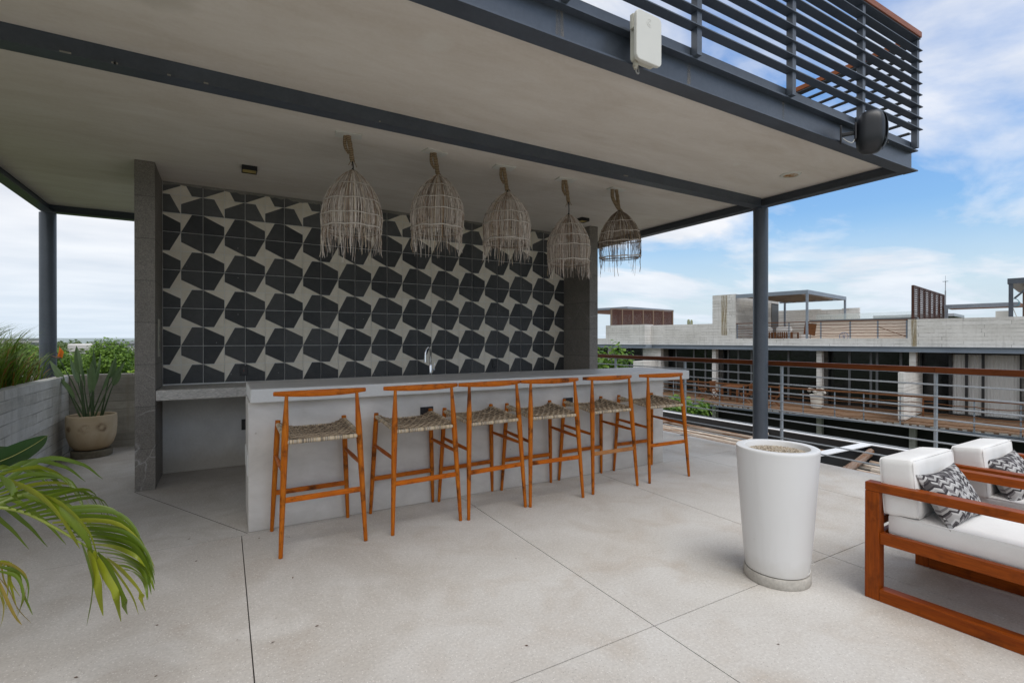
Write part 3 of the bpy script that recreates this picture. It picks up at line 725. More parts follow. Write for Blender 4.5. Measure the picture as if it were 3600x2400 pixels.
# loudspeaker on the beam
t = thing('loudspeaker', 'black rounded outdoor loudspeaker bracketed to the front beam corner', 'loudspeaker', (4.50, 2.02, 3.115), radians(28))
mb = MB(); nu, nv = 28, 20; vs = []
for i in range(nv+1):
    v = -1+2*i/nv; z = .172*v; k = (1-abs(v)**3.2)**.42 if abs(v) < 1 else 0
    for j in range(nu):
        a = 2*pi*j/nu; cxs, sn = cos(a), sin(a)
        ex = 2/2.9; x = .118*k*math.copysign(abs(cxs)**ex, cxs); y = (.085 if sn < 0 else .105)*k*math.copysign(abs(sn)**ex, sn)
        y -= .010*(1-v*v)*(1 if sn < 0 else 0); x *= 1+.06*v
        vs.append((x, y, z))
mb.add(vs, [(i*nu+j, i*nu+(j+1) % nu, (i+1)*nu+(j+1) % nu, (i+1)*nu+j) for i in range(nv) for j in range(nu)], 0, True)
mb.build('cabinet', flat('speaker_black', (.018, .020, .024), .42), t)
mb = MB(); vs = []
for i in range(9):
    v = -.80+1.6*i/8; kk = (1-abs(v)**3.2)**.42
    for j in range(9):
        u = -.62+1.24*j/8
        vs.append((.112*u*kk, -(.0985*kk)*(1-.30*abs(u)**2.5)-.012*(1-v*v), .172*v))
mb.add(vs, [(i*9+j, i*9+j+1, (i+1)*9+j+1, (i+1)*9+j) for i in range(8) for j in range(8)], 0, True)
mb.build('grille', flat('grille_black', (.028, .030, .034), .6), t)
mb = MB(); mb.box(.030, .052, -.113, -.1115, -.092, -.084); mb.build('badge', flat('badge_silver', (.6, .6, .6), .3), t)
mb = MB(); mb.box(-.10, -.02, .10, .115, -.06, .07); mb.box(-.075, -.045, .115, .20, -.012, .012); mb.box(-.11, -.01, .20, .212, -.055, .065); mb.build('bracket', BLACKP, t, bevel=.003)
mb = MB(); mb.tube(bez([(-.08, .11, -.05), (-.11, .13, -.09), (-.12, .16, -.08), (-.09, .19, -.04)], 14), .0035, 6); mb.build('cable', flat('white_cable', (.5, .5, .48), .5), t)

# ---------------------------------------------------------------- woven pendant lamps
def pendant(x, y, zrope, ztop, r, zmax, zrim, zfr, seed, label, mats, dens=190, sparse=0, rope2=0, tilt=0, off=(.03, -.015)):
    rnd = random.Random(seed)
    t = thing('pendant_lamp', label, 'pendant lamp', (x, y, ZC), 0, 'twig basket lamps hanging over the bar')
    P = lambda z: z-ZC
    mb = MB(); mb.box(-.105, .105, -.055, .055, -.012, -.001); o = mb.build('ceiling_plate', WHITEP, t); o.rotation_euler = (0, 0, radians(rnd.uniform(-12, 12)))
    ox, oy = off
    mb = MB(); pts = bez([(-.004, 0, -.006), (ox*.45, oy*.45, P(zrope)*.5), (ox*.9, oy*.9, P(zrope))], 14); mb.tube(pts, [.0195+.002*sin(k*1.7) for k in range(15)], 12)
    if rope2: mb.tube(bez([(-.055, .01, -.006), (-.045, .01, P(zrope)*.45), (ox*.9-.004, oy*.9, P(zrope)*.96)], 12), .020, 10)
    else: mb.tube(bez([(-.026, .012, -.006), (-.028, .012, P(zrope)*.4), (-.002, .004, P(zrope)*.72)], 10), [.015]*8+[.012, .009, .006], 8)
    for k in range(5 if not rope2 else 16):
        a = rnd.uniform(0, 6.3); mb.tube([(ox, oy, P(zrope)+.03), (ox+.035*cos(a), oy+.035*sin(a), P(zrope)-rnd.uniform(.0, .05))], .0035, 4)
    mb.build('rope', ROPE, t)
    if ztop < zrope-.012:
        mb = MB(); mb.tube(bez([(ox*.9, oy*.9, P(zrope)+.01), (ox+.003, oy, (P(zrope)+P(ztop))/2), (ox, oy, P(ztop)-.02)], 8), .0055 if not tilt else .004, 8); mb.lathe([(.013, .0), (.014, .02), (.006, .035)], (ox, oy, P(ztop)-.012), 12); mb.build('cord', BLACKP, t)
    # profile radius as a function of z
    H = ztop-zmax
    def rad(z):
        if z >= zmax: q = (ztop-z)/H; return .024+(r-.024)*sin(min(1, q)**.80*pi/2)
        q = (zmax-z)/max(.05, zmax-zrim); return r*(1-.035*q*q)
    lean = Vector((rnd.uniform(-.03, .03), rnd.uniform(-.03, .03)))
    sq = [rnd.uniform(0, 6.3), rnd.uniform(.0, .02), rnd.uniform(0, 6.3)]
    def pt(a, z, dr=0):
        rr = rad(z)*(1+sq[1]*cos(2*(a-sq[0]))+.012*sin(3*a+sq[2]))+dr
        zz = z+(tilt*rr*cos(a-.6))
        return Vector((ox+rr*cos(a)+lean.x*(ztop-z), oy+rr*sin(a)+lean.y*(ztop-z), P(zz)))
    for layer in range(2):
        mb = MB()
        for k in range(dens if layer == 0 else dens//2):
            a = 2*pi*(k+rnd.uniform(-.45, .45))/(dens if layer == 0 else dens//2)
            da = rnd.gauss(0, .018); wob = rnd.uniform(0, 6.3); amp = rnd.uniform(0, .010)
            z0 = ztop if rnd.random() < .75 or k % 3 == 0 else ztop-rnd.uniform(.02, H*.45)
            frl = rnd.random()
            z1 = zrim-(zrim-zfr)*(frl**.8)*(1.0 if layer == 0 else .75)-.02
            if rnd.random() < .46: z1 = zrim-rnd.uniform(.005, .05)
            if rnd.random() < .03: z1 = zrim-(zrim-zfr)*1.1
            if sparse:
                u = rnd.random()
                if u < .45: z1 = zrim+(zmax-zrim)*rnd.uniform(.35, 1.15)
                elif u < .65: z1 = zrim-.01
            pts = []; rr = []; n = 13; w = rnd.uniform(.0017, .0036) if layer == 0 else rnd.uniform(.0016, .0030)
            spl = rnd.gauss(0, .012); spa = rnd.gauss(0, .05)
            for i in range(n+1):
                q = i/n; z = z0+(z1-z0)*q
                e = max(0, (zrim-z)/max(.05, zrim-zfr))
                p = pt(a+da*sin(q*4+wob)+spa*e*e*.6, max(z, zrim) if z < zrim else z, (rnd.uniform(-.006, .004) if layer == 0 else -.012+rnd.uniform(-.006, .004))+amp*.4*sin(q*7+wob))
                if z < zrim:
                    p.z = P(z)+tilt*rad(zrim)*cos(a-.6); p.x += (spl*e*e*1.2+.004*sin(q*22+wob))*cos(a)+.5*spl*e*sin(a*3); p.y += (spl*e*e*1.2+.004*sin(q*22+wob))*sin(a)
                pts.append(p); rr.append(w*(1-.35*q))
            mb.tube(pts, rr, 4, rnd.choice(range(len(mats))) if rnd.random() < .2 else 0, cap=False)
        mb.build('shade' if layer == 0 else 'inner_twigs', mats, t)
    for zz, w in ((ztop-H*.33, .0036), (ztop-H*.66, .0044), (zmax+.02, .0050), (zrim+.006, .0065)):
        if sparse and zz > zmax-.0: pass
        mb = MB(); pts = [pt(2*pi*k/40, zz+.004*sin(k*1.3+seed), .004) for k in range(41)]; mb.tube(pts, [w+.0012*sin(k*2.9) for k in range(41)], 6, cap=False); mb.build('hoop', HOOP if not sparse else STRAND, t)
    mb = MB(); pts = [pt(2*pi*k/32, zrim-.02, -.022) for k in range(33)]; mb.tube(pts, .005, 6, cap=False); mb.build('inner_ring', STRAND3, t)
    return t
G1, G2, G3 = [STRAND, STRAND2, STRAND3], [STRAND, STRAND2, STRAND2, STRAND3], [STRAND3, STRAND, STRAND2]
pendant(.906, 4.303, 2.945, 2.865, .243, 2.452, 2.372, 2.15, 1, 'large twig basket lamp on a short black cord, nearest the camera, with long ragged fringe', G1, 200)
pendant(1.67, 4.305, 2.955, 2.955, .237, 2.585, 2.452, 2.25, 2, 'twig basket lamp hung directly from its rope with a yellowed fringe', G2, 190)
pendant(2.411, 4.330, 2.936, 2.912, .235, 2.568, 2.423, 2.24, 3, 'brown flecked twig basket lamp in the middle of the hanging row', G1, 185)
pendant(3.17, 4.334, 2.926, 2.785, .228, 2.42, 2.281, 2.12, 4, 'low twig basket lamp on a long thin cord in front of the right pillar', G1, 190)
pendant(3.873, 4.320, 2.930, 2.916, .236, 2.549, 2.392, 2.19, 5, 'sparse dark twig basket lamp hanging furthest away against the sky', G3, 120, sparse=1, rope2=1, tilt=.10)

# ---------------------------------------------------------------- bar stools
def make_stool(label):
    t = thing('bar_stool', label, 'bar stool', (0, 0, 0), 0, 'wooden stools along the bar')
    def leg(sx, back):
        mb = MB()
        if back:
            a, b = Vector((sx*.281, -.278, 0)), Vector((sx*.235, -.205, 1.070))
            f = [(0, .0135), (.35, .0185), (.70, .0225), (.80, .0215), (.92, .015), (1.0, .0115)]
        else:
            a, b = Vector((sx*.281, .272, 0)), Vector((sx*.242, .235, .843))
            f = [(0, .0130), (.35, .0180), (.8, .0200), (1.0, .0185)]
        mb.tube([a.lerp(b, q) for q, r in f], [r for q, r in f], 14)
        mb.build('leg', WO, t, bevel=.003)
        return lambda z: a.lerp(b, z/b.z)
    BL, BR, FL, FR = leg(-1, 1), leg(1, 1), leg(-1, 0), leg(1, 0)
    # curved top rail
    mb = MB(); n = 22; vs = []
    for i in range(n+1):
        u = -1+2*i/n; x = .308*u; y = -.258+.105*abs(u)**2.1
        hgt = .030+.018*(1-u*u); wd = .022+.016*(1-abs(u)**2); zc = 1.081+.003*(1-u*u)
        tx = Vector((1, .105*2.1*abs(u)**1.1*(1 if u > 0 else -1)/.308, 0)).normalized(); nr = Vector((-tx.y, tx.x, 0))
        for j in range(12):
            a = 2*pi*j/12; ca, sa = cos(a), sin(a)
            ex = .62
            q = nr*(wd/2*math.copysign(abs(ca)**ex, ca)); z = zc+hgt/2*math.copysign(abs(sa)**ex, sa)
            vs.append((x+q.x, y+q.y, z))
    mb.add(vs, [(i*12+j, i*12+(j+1) % 12, (i+1)*12+(j+1) % 12, (i+1)*12+j) for i in range(n) for j in range(12)]+[tuple(range(12))[::-1], tuple(n*12+j for j in range(12))], 0, True)
    mb.build('backrest', WOX, t, bevel=.002)
    def stretch(a, b, w, h, mat, nm='stretcher'):
        mb = MB(); mb.bar(a, b, w, h); mb.build(nm, mat, t, bevel=.005)
    stretch(BL(.372)+Vector((0, .004, 0)), BR(.372)+Vector((0, .004, 0)), .022, .036, WOX); stretch(FL(.292), FR(.292), .022, .036, WOX)
    for A, B in ((BL, FL), (BR, FR)):
        mb = MB(); p, q = A(.555), B(.575); mb.tube([p, p.lerp(q, .5), q], [.012, .0165, .012], 12); mb.build('stretcher', WOY, t)
    # seat frame
    mb = MB(); mb.tube([BL(.757), BR(.757)], .0155, 12); mb.build('seat_rail', WRAPX, t)
    mb = MB(); mb.tube([FL(.775), FR(.775)], .0150, 12); mb.build('seat_rail', WRAPX, t)
    for A, B in ((BL, FL), (BR, FR)):
        mb = MB(); mb.tube([A(.765), A(.79).lerp(B(.80), .5), B(.812)], .0155, 12); mb.build('seat_rail', WRAPY, t)
    # woven seat
    mb = MB(); nx, ny = 15, 11
    def surf(u, v):   # u across -1..1, v 0 back..1 front
        hb = .226; hf = .228
        x = (hb+(hf-hb)*v)*u; y = -.222+v*.452
        side = .765+.047*v; zc = .762+.013*v; z = zc+(side+.008-zc)*abs(u)**3.2-.014*(1-u*u)*sin(pi*v)
        return Vector((x, y, z+.008))
    K = 44
    for i in range(nx):
        u = -.93+1.86*i/(nx-1)
        pts = [surf(u, k/K)+Vector((0, 0, .0034*sin(pi*(k/K)*ny+i*pi))) for k in range(K+1)]
        for d in (-.0052, 0, .0052): mb.tube([p+Vector((d, 0, 0)) for p in pts], .0028, 4, 0, False)
    for j in range(ny):
        v = .05+.9*j/(ny-1)
        pts = [surf(-1+2*k/K, v)+Vector((0, 0, -.0034*sin(pi*(k/K)*nx+j*pi))) for k in range(K+1)]
        for d in (-.0052, 0, .0052): mb.tube([p+Vector((0, d, 0)) for p in pts], .0028, 4, 0, False)
    # cords fanning up to the front corners
    for sx in (-1, 1):
        for k in range(9):
            a = surf(sx*(.62-.03*k), .62+.035*k); b = FL(.812).lerp(BL(.765), .05+.045*k) if sx < 0 else FR(.812).lerp(BR(.765), .05+.045*k)
            mb.tube([a, a.lerp(b, .5)+Vector((0, 0, -.004)), b], .0026, 4, 0, False)
    mb.build('woven_seat', WEAVE, t)
    mb = MB(); vs = [surf(-.98+1.96*i/12, j/10)-Vector((0, 0, .004)) for j in range(11) for i in range(13)]
    mb.add(vs, [(j*13+i, j*13+i+1, j*13+i+14, j*13+i+13) for j in range(10) for i in range(12)], 0, True); mb.build('seat_backing', flat('weave_underside', (.05, .036, .024), .9), t)
    return t
SP = [(.598, 3.912, 1.2, 'wooden stool with woven seat by the left end of the bar'),
      (1.350, 3.930, 2.6, 'wooden stool second from the left end of the bar, in front of an outlet'),
      (1.966, 3.940, 3.9, 'third wooden stool along the bar, counted from the left'),
      (2.590, 3.926, -2.0, 'fourth wooden stool along the bar, turned slightly clockwise'),
      (3.281, 3.941, -.2, 'fifth wooden stool, with a paler worn footrest, second from the right bar end'),
      (4.017, 3.933, -1.6, 'wooden stool nearest the right overhanging end of the bar')]
st0 = make_stool(SP[0][3]); st0.location = (SP[0][0], SP[0][1], 0); st0.rotation_euler = (0, 0, radians(SP[0][2]))
for x, y, a, lb in SP[1:]:
    s_ = dup(st0, (x, y, 0), radians(a), lb)
    if 'paler' in lb:
        pale = [c for c in s_.children if c.name.startswith('stretcher')][0]
        pale.data = pale.data.copy(); pale.data.materials[0] = wood('worn_pale_wood', (.42, .20, .075), (.36, .15, .05), (.14, .05, .02), 'X', .5, .5); pale['label'] = 'pale worn footrest bar'

# ---------------------------------------------------------------- white pot
t = thing('tall_planter', 'tall tapering white pot filled with gravel on a round cast base', 'planter', (2.932, 1.826, 0))
mb = MB(); mb.lathe([(.180, 0), (.184, .008), (.184, .055), (.180, .060)], n=64); mb.build('base', RAFC, t)
mb = MB(); prof = [(.165, .062), (.1745, .066), (.176, .076)]+[(.176+.0535*(k/14)**.85, .076+.71*k/14) for k in range(1, 15)]+[(.2300, .792), (.2275, .799), (.222, .8015), (.186, .8015), (.180, .799), (.177, .790), (.170, .755)]
mb.lathe(prof, n=72); mb.build('pot', POTW, t)
def gravel_mat():
    m = Mat('gravel', .9, 0, .2); g = m.n('ShaderNodeNewGeometry')
    m.color(m.ramp(g.outputs['Random Per Island'], [(0, (.10, .085, .07)), (.25, (.42, .34, .25)), (.6, (.55, .49, .40)), (.85, (.30, .25, .19)), (1, (.70, .67, .60))])); return m.m
mb = MB(); rnd = random.Random(3)
vs = [(.171*cos(2*pi*j/40), .171*sin(2*pi*j/40), .768) for j in range(40)]; mb.add(vs, [tuple(range(40))])
for _ in range(2300):
    a = rnd.uniform(0, 2*pi); rr = .170*sqrt(rnd.random()); s_ = rnd.uniform(.0026, .0055); z = .768+.012*(1-(rr/.17)**2)+rnd.uniform(-.002, .003)
    c = Vector((rr*cos(a), rr*sin(a), z)); q = [c+Vector((rnd.uniform(-1, 1), rnd.uniform(-1, 1), rnd.uniform(-.6, .8)))*s_ for _ in range(4)]
    mb.add([c+Vector((s_, 0, 0)), c+Vector((0, s_*.9, 0)), c-Vector((s_, 0, 0)), c-Vector((0, s_, 0)), c+Vector((rnd.uniform(-.4, .4)*s_, 0, s_*.8)), c-Vector((0, 0, s_*.6))], [(0, 1, 4), (1, 2, 4), (2, 3, 4), (3, 0, 4), (1, 0, 5), (2, 1, 5), (3, 2, 5), (0, 3, 5)])
mb.build('gravel', gravel_mat(), t)
mb = MB(); rr = .178
a0 = radians(-62)
pts = [(rr*cos(a0+k*.1), rr*sin(a0+k*.1), .078) for k in range(-4, 5)]; mb.tube(pts, .0022, 6)
bx, by = rr*cos(a0+.45), rr*sin(a0+.45)
mb.tube(bez([(bx-.01, by, .080), (bx+.02, by-.012, .086), (bx+.040, by-.02, .078), (bx+.028, by-.012, .098), (bx+.014, by, .112), (bx+.034, by-.014, .082)], 16), .002, 6)
mb.build('cable_tie', flat('white_cable_tie', (.62, .61, .58), .5), t)

# ---------------------------------------------------------------- lounge chairs
def chair(loc, rz, label):
    """local: x across (0..W), y towards the back (0 = back face, negative = forward)"""
    t = thing('lounge_chair', label, 'lounge chair', loc, rz, 'teak lounge chairs')
    Wd, Dp = .812, 1.02
    for x in (0, Wd-.07):
        mb = MB(); mb.box(x, x+.07, -.070, 0, .0, .604); mb.build('leg', TKZ, t, bevel=.004)
        mb = MB(); mb.box(x, x+.07, -Dp, -Dp+.07, 0, .604); mb.build('leg', TKZ, t, bevel=.004)
        mb = MB(); mb.box(x, x+.07, -Dp, 0, .6045, .652); mb.build('armrest', TKY, t, bevel=.004)
        mb = MB(); mb.box(x, x+.07, -Dp+.0705, -.0705, 0, .068); mb.build('runner', TKY, t, bevel=.004)
        mb = MB(); mb.box(x+.008, x+.046, -Dp+.0705, -.0705, .318, .380); mb.build('seat_rail', TKY, t, bevel=.003)
    for z in (.318, ):
        mb = MB(); mb.box(.0465, Wd-.0465, -.075, -.04, z, .378); mb.build('cross_rail', TKX, t, bevel=.003); mb = MB(); mb.box(.0465, Wd-.0465, -Dp+.02, -Dp+.06, z, .378); mb.build('cross_rail', TKX, t, bevel=.003)
    for z in (.405, .475, .545):
        mb = MB(); mb.box(.0705, Wd-.0705, -.055, -.033, z, z+.045); mb.build('back_slat', TKX, t, bevel=.003)
    for k in range(9):
        y = -Dp+.09+k*.098; mb = MB(); mb.box(.047, Wd-.047, y, y+.06, .340, .358); mb.build('seat_slat', TKX, t)
    return t
def cush(lab, cat, name, w, d, h, r, bulge, loc, rot, group=None):
    o = rounded(w, d, h, r, bulge, 16).build(name, FAB); o.location = loc; o.rotation_euler = rot
    flatw = h < .2
    for sg in (-1, 1):          # stitched piping along the two big faces
        P = []
        q = r*.30
        a_, b_ = (w/2-q, d/2-q) if flatw else (w/2-q, h/2-q)
        for cx_, cy_, a0 in ((a_-r, b_-r, 0), (-a_+r, b_-r, 90), (-a_+r, -b_+r, 180), (a_-r, -b_+r, 270)):
            for k in range(7): t_ = radians(a0+15*k); P.append((cx_+r*cos(t_), cy_+r*sin(t_)))
        P.append(P[0])
        c_ = (d/2-q)*sg if not flatw else (h/2+(h/2-q)*sg)
        mb = MB(); mb.tube([(x, y, c_) if flatw else (x, c_, y+h/2) for x, y in P], .0042, 6, cap=False); mb.build('piping', FAB, o)
    return tag(o, lab, cat, group)
A1 = radians(3.5)
def on(loc, rz, p): q = Matrix.Rotation(rz, 3, 'Z') @ Vector(p); return (loc[0]+q.x, loc[1]+q.y, loc[2]+q.z)
C1, C2 = (3.144, 1.440, 0), (4.055, 1.425, 0)
chair(C1, A1, 'teak lounge chair beside the white pot'); chair(C2, radians(3.0), 'teak lounge chair at the right edge, behind the other one')
for (C, A, w1, dz, wh) in ((C1, A1, 'on the lounge chair beside the white pot', 0, 'front'), (C2, radians(3.0), 'on the lounge chair at the right edge', -.03, 'rear')):
    cush('thick white seat cushion lying '+w1, 'cushion', 'seat_cushion',   .688, .90, .122, .022, .005, on(C, A, (.406, -.535, .362+dz*.3)), (0, 0, A), 'white seat cushions')
    cush('thick white back cushion standing upright '+w1, 'cushion', 'back_cushion', .675, .165, .318, .024, .004, on(C, A, (.378, -.150, .472+dz)), (radians(-5), radians(1.5), A+radians(1.0)), 'white back cushions')
def chevron():
    m = Mat('chevron_fabric', .9, 0, .2)
    sp = m.n('ShaderNodeSeparateXYZ', {0: m.coord('Object')}); u, v = sp.outputs[0], sp.outputs[1]
    cu = m.math('MULTIPLY', u, 40.0); col = m.math('FLOOR', cu); tri = m.math('ABSOLUTE', m.math('SUBTRACT', m.math('FRACT', m.math('MULTIPLY', cu, .5)), .5))
    vv = m.math('ADD', m.math('MULTIPLY', v, 92.0), m.math('MULTIPLY', tri, 3.0)); row = m.math('FLOOR', vv)
    vec = m.n('ShaderNodeCombineXYZ', {0: col, 1: row}).outputs[0]
    rn = m.n('ShaderNodeTexWhiteNoise', {'Vector': vec}, noise_dimensions='2D').outputs['Value']
    alt = m.math('FRACT', m.math('MULTIPLY', row, .3333))
    k = m.math('ADD', m.math('MULTIPLY', rn, .35), m.math('MULTIPLY', alt, .85))
    r = m.n('ShaderNodeValToRGB', {0: k}); r.color_ramp.interpolation = 'CONSTANT'
    e = r.color_ramp.elements; e[0].position = 0; e[0].color = (.045, .04, .044, 1); e[1].position = .27; e[1].color = (.34, .335, .33, 1)
    for p_, c_ in ((.52, (.085, .08, .082)), (.66, (.44, .435, .43)), (.80, (.16, .15, .155)), (.92, (.04, .036, .04))):
        q = e.new(p_); q.color = c_+(1,)
    m.color(r.outputs[0]); m.bump(m.noise(m.coord('Object'), 300, 2), .2, .002); return m.m
CHEV = chevron()
def pillow(loc, rot, label):
    mb = MB(); n = 26; sx_, sy_ = .212, .142
    for sgn in (1, -1):
        vs = []
        for j in range(n+1):
            for i in range(n+1):
                u, v = -1+2*i/n, -1+2*j/n
                kx = 1-.10*(1-abs(v)**2)*abs(u)**3+.05*(abs(u*v))**2; ky = 1-.10*(1-abs(u)**2)*abs(v)**3+.05*(abs(u*v))**2
                z = .068*sgn*max(0, (1-abs(u)**2.6)*(1-abs(v)**2.6))**.55
                z += .010*mnoise.noise(Vector((u*2.3, v*2.3, 4+sgn)))*(1-max(abs(u), abs(v))**4)+.016*mnoise.noise(Vector((u*1.1, v*1.1, 9)))
                vs.append((u*kx*sx_, v*ky*sy_, z))
        mb.add(vs, [(j*(n+1)+i, j*(n+1)+i+1, (j+1)*(n+1)+i+1, (j+1)*(n+1)+i) for j in range(n) for i in range(n)], 0, True)
    o = mb.build('throw_pillow', CHEV, sharp=180); o.location = loc; o.rotation_euler = rot
    return tag(o, label, 'pillow', 'grey chevron throw pillows')
pillow((3.447, 1.150, .603), (radians(60), radians(-2), radians(-2)), 'grey zigzag throw pillow leaning on the chair beside the white pot')
pillow((4.365, 1.145, .578), (radians(60), radians(-3), radians(-4)), 'grey zigzag throw pillow leaning on the chair at the right edge')

# ---------------------------------------------------------------- terrace railing and log pergola
t = thing('terrace_railing', 'steel terrace railing with brown wooden handrail and thin horizontal bars', 'railing', (6.07, 3, 0))
XR = 6.06
py = [8.33, 6.778, 5.229, 3.713, 2.150, .60, -.95]
for y in py:
    mb = MB(); mb.box(XR-.020, XR+.020, y-.010, y+.010, .012, 1.121); mb.box(XR-.035, XR+.035, y-.06, y+.06, .0005, .0115); pbuild(mb, 'post', STEEL2, t)
for k in range(9):
    z = .119+.112*k; mb = MB(); mb.tube([(XR-.028, -3, z), (XR-.028, 8.45, z)], .0085, 8); pbuild(mb, 'bar', STEELW, t)
mb = MB(); mb.box(XR-.03, XR+.03, -3, 8.45, 1.1215, 1.128); pbuild(mb, 'top_plate', STEEL2, t)
for a, b in ((-3, .60), (.60, 2.15), (2.15, 3.713), (3.713, 5.229), (5.229, 8.45)):
    mb = MB(); mb.box(XR-.035, XR+.035, a+.001, b-.001, 1.1285, 1.186); pbuild(mb, 'handrail', HRAIL, t, bevel=.003)

t = thing('log_pergola', 'steel pergola frame with shaded web and bright lit top flange beyond the terrace edge', 'pergola', (7.1, 4, -.3))
mb = MB(); mb.box(8.02, 8.034, -3, 10.5, -.42, -.062); mb.box(8.036, 8.17, -3, 10.5, -.42, -.40); pbuild(mb, 'outer_beam', CHAN, t)
mb = MB(); mb.box(8.016, 8.17, -3, 10.5, -.060, -.048); pbuild(mb, 'flange', CHANW, t)
for y in (3.66, -.2, 9.2):
    mb = MB(); mb.box(6.125, 8.014, y-.012, y+.012, -.42, -.062); pbuild(mb, 'cross_beam', CHAN, t)
    mb = MB(); mb.box(6.125, 8.014, y-.075, y+.075, -.060, -.048); pbuild(mb, 'flange', CHANW, t)
def log_mat():
    m = Mat('weathered_log', .85, 0, .2)
    v = m.coord('Object', (14, 1.1, 14)); o = m.n('ShaderNodeObjectInfo').outputs['Random']
    vv = m.n('ShaderNodeVectorMath', {0: v, 1: m.n('ShaderNodeCombineXYZ', {0: m.math('MULTIPLY', o, 31.0), 1: o}).outputs[0]}, operation='ADD').outputs[0]
    f = m.noise(vv, 1.4, 6, .65, .6)
    c = m.ramp(f, [(.30, (.06, .03, .016)), (.41, (.30, .14, .06)), (.48, (.52, .44, .36)), (.60, (.66, .62, .56)), (.72, (.27, .13, .06))])
    c = m.mix(m.ramp(o, [(.2, .75), (.45, 0.)]), c, (.12, .05, .02)); c = m.mix(m.ramp(o, [(.6, 0.), (.9, .75)]), c, (.52, .47, .41)); m.color(c).bump(f, .7, .02); return m.m
LOG = log_mat(); rnd = random.Random(17)
def log(a, b, r, label, group, z0=0):
    a, b = Vector(a), Vector(b); n = 12; pts = []; k1, k2 = rnd.uniform(0, 9), rnd.uniform(.008, .03)
    L = (b-a).length; d = (b-a)/L; s_ = Vector((-d.y, d.x, 0))
    loc = (a+b)/2; M = Matrix((( -d.y*0+s_.x, d.x, 0, 0), (s_.y, d.y, 0, 0), (0, 0, 1, 0), (0, 0, 0, 1)))
    for i in range(n+1):
        q = i/n-.5; pts.append((k2*sin(q*5+k1)+.006*mnoise.noise(Vector((q*6, k1, 0))), q*L, .5*k2*cos(q*4+k1)))
    mb = MB(); mb.tube(pts, [r*(1+.10*mnoise.noise(Vector((i*.6, k1, 2)))) for i in range(n+1)], 9)
    o = mb.build('log', LOG); ang = math.atan2(d.y, d.x)-pi/2
    o.location = loc; o.rotation_euler = (math.asin(max(-1, min(1, d.z))), 0, ang)
    return tag(o, label, 'log', group)
lb = 'thin weathered pole lying lengthwise in the log layer beyond the terrace edge'
for (ya, yb) in ((3.72, 9.0), (-2.0, 3.60)):
    x = 6.30
    while x < 7.98:
        r = rnd.uniform(.022, .046); dx = rnd.uniform(-.12, .12)
        y0 = ya+rnd.uniform(.0, .15); y1 = yb-rnd.uniform(0, .5)
        log((x, y0, -.285+rnd.uniform(-.045, .04)), (min(7.97, x+dx), y1, -.285+rnd.uniform(-.045, .04)), r, lb, 'poles of the log layer')
        x += r*2+rnd.uniform(0, .022)
log((6.55, 4.80, -.20), (7.98, 5.16, -.15), .052, 'thick pale pole tied across the log layer behind the grey column', 'cross poles')
log((6.45, 3.22, -.195), (7.98, 3.58, -.135), .050, 'thick pale pole lying across the log layer behind the white pot', 'cross poles')
log((6.70, 7.30, -.21), (7.80, 7.05, -.19), .035, 'short crooked pole across the log layer beyond the last stool', 'cross poles')

# ---------------------------------------------------------------- planter, parapet and pots on the left
BRD = board('board_marked_grey', (.44, .425, .39), (.70, .68, .63), (.14, .135, .12), 'YZ', 2.4, .112, (.22, .22, .20), .85, .3, .5)
BRDX = board('board_marked_brown', (.27, .25, .215), (.36, .34, .30), (.15, .13, .10), 'XZ', 2.6, .105, (.20, .16, .10), .85, .5, .35)
t = thing('planter_wall', 'long board-marked concrete planter box along the left edge', 'planter box', (-2.2, 4, 0))
mb = MB(); mb.box(-1.868, -1.752, -2.0, 8.503, .0005, .985); pbuild(mb, 'front_wall', BRD, t, bevel=.006)
mb = MB(); mb.box(-3.0, -2.9, -2.0, 8.503, -3, .985); pbuild(mb, 'rear_wall', BRD, t, bevel=.006)
mb = MB(); mb.box(-2.899, -1.869, -2.0, 8.503, .5, .80); pbuild(mb, 'soil', SOIL, t)
mb = MB(); mb.box(-3.0, -.60, 8.506, 8.66, -3, .988)
tag(mb.build('parapet_wall', BRDX, bevel=.006), 'low board-marked parapet wall behind the potted plant', 'wall')
# grass in the planter
mb = MB(); rnd = random.Random(31)
for c in range(78):
    cx, cy = rnd.uniform(-2.62, -1.93), rnd.uniform(3.6, 8.10)
    for _ in range(46):
        a = rnd.uniform(0, 6.28); h = rnd.uniform(.36, 1.10)*(1.0 if cy < 7.2 else .66); ln = rnd.uniform(.1, .5)
        lx, ly = .30+ln*cos(a), .12+ln*sin(a)
        b = Vector((cx+rnd.gauss(0, .05), cy+rnd.gauss(0, .05), .80)); dr = Vector((lx, ly, 0))*h*.8
        dr.x = min(dr.x, (-1.80-b.x)+.12)
        pts = [b+dr*q*q+Vector((0, 0, h*(q-.25*q**3))) for q in (0, .22, .45, .68, .86, 1)]
        w = rnd.uniform(.009, .019); mb.ribbon(pts, [w*.8, w, w, w*.8, w*.5, .0006], Vector((-ly, lx, 0))+Vector((.001, 0, 0)), 1 if rnd.random() < .16 else 0, .25)
tag(mb.build('ornamental_grass', [GRASS, GRASSR]), 'dense arching green grass with reddish tips filling the concrete planter', 'grass', kind='stuff')

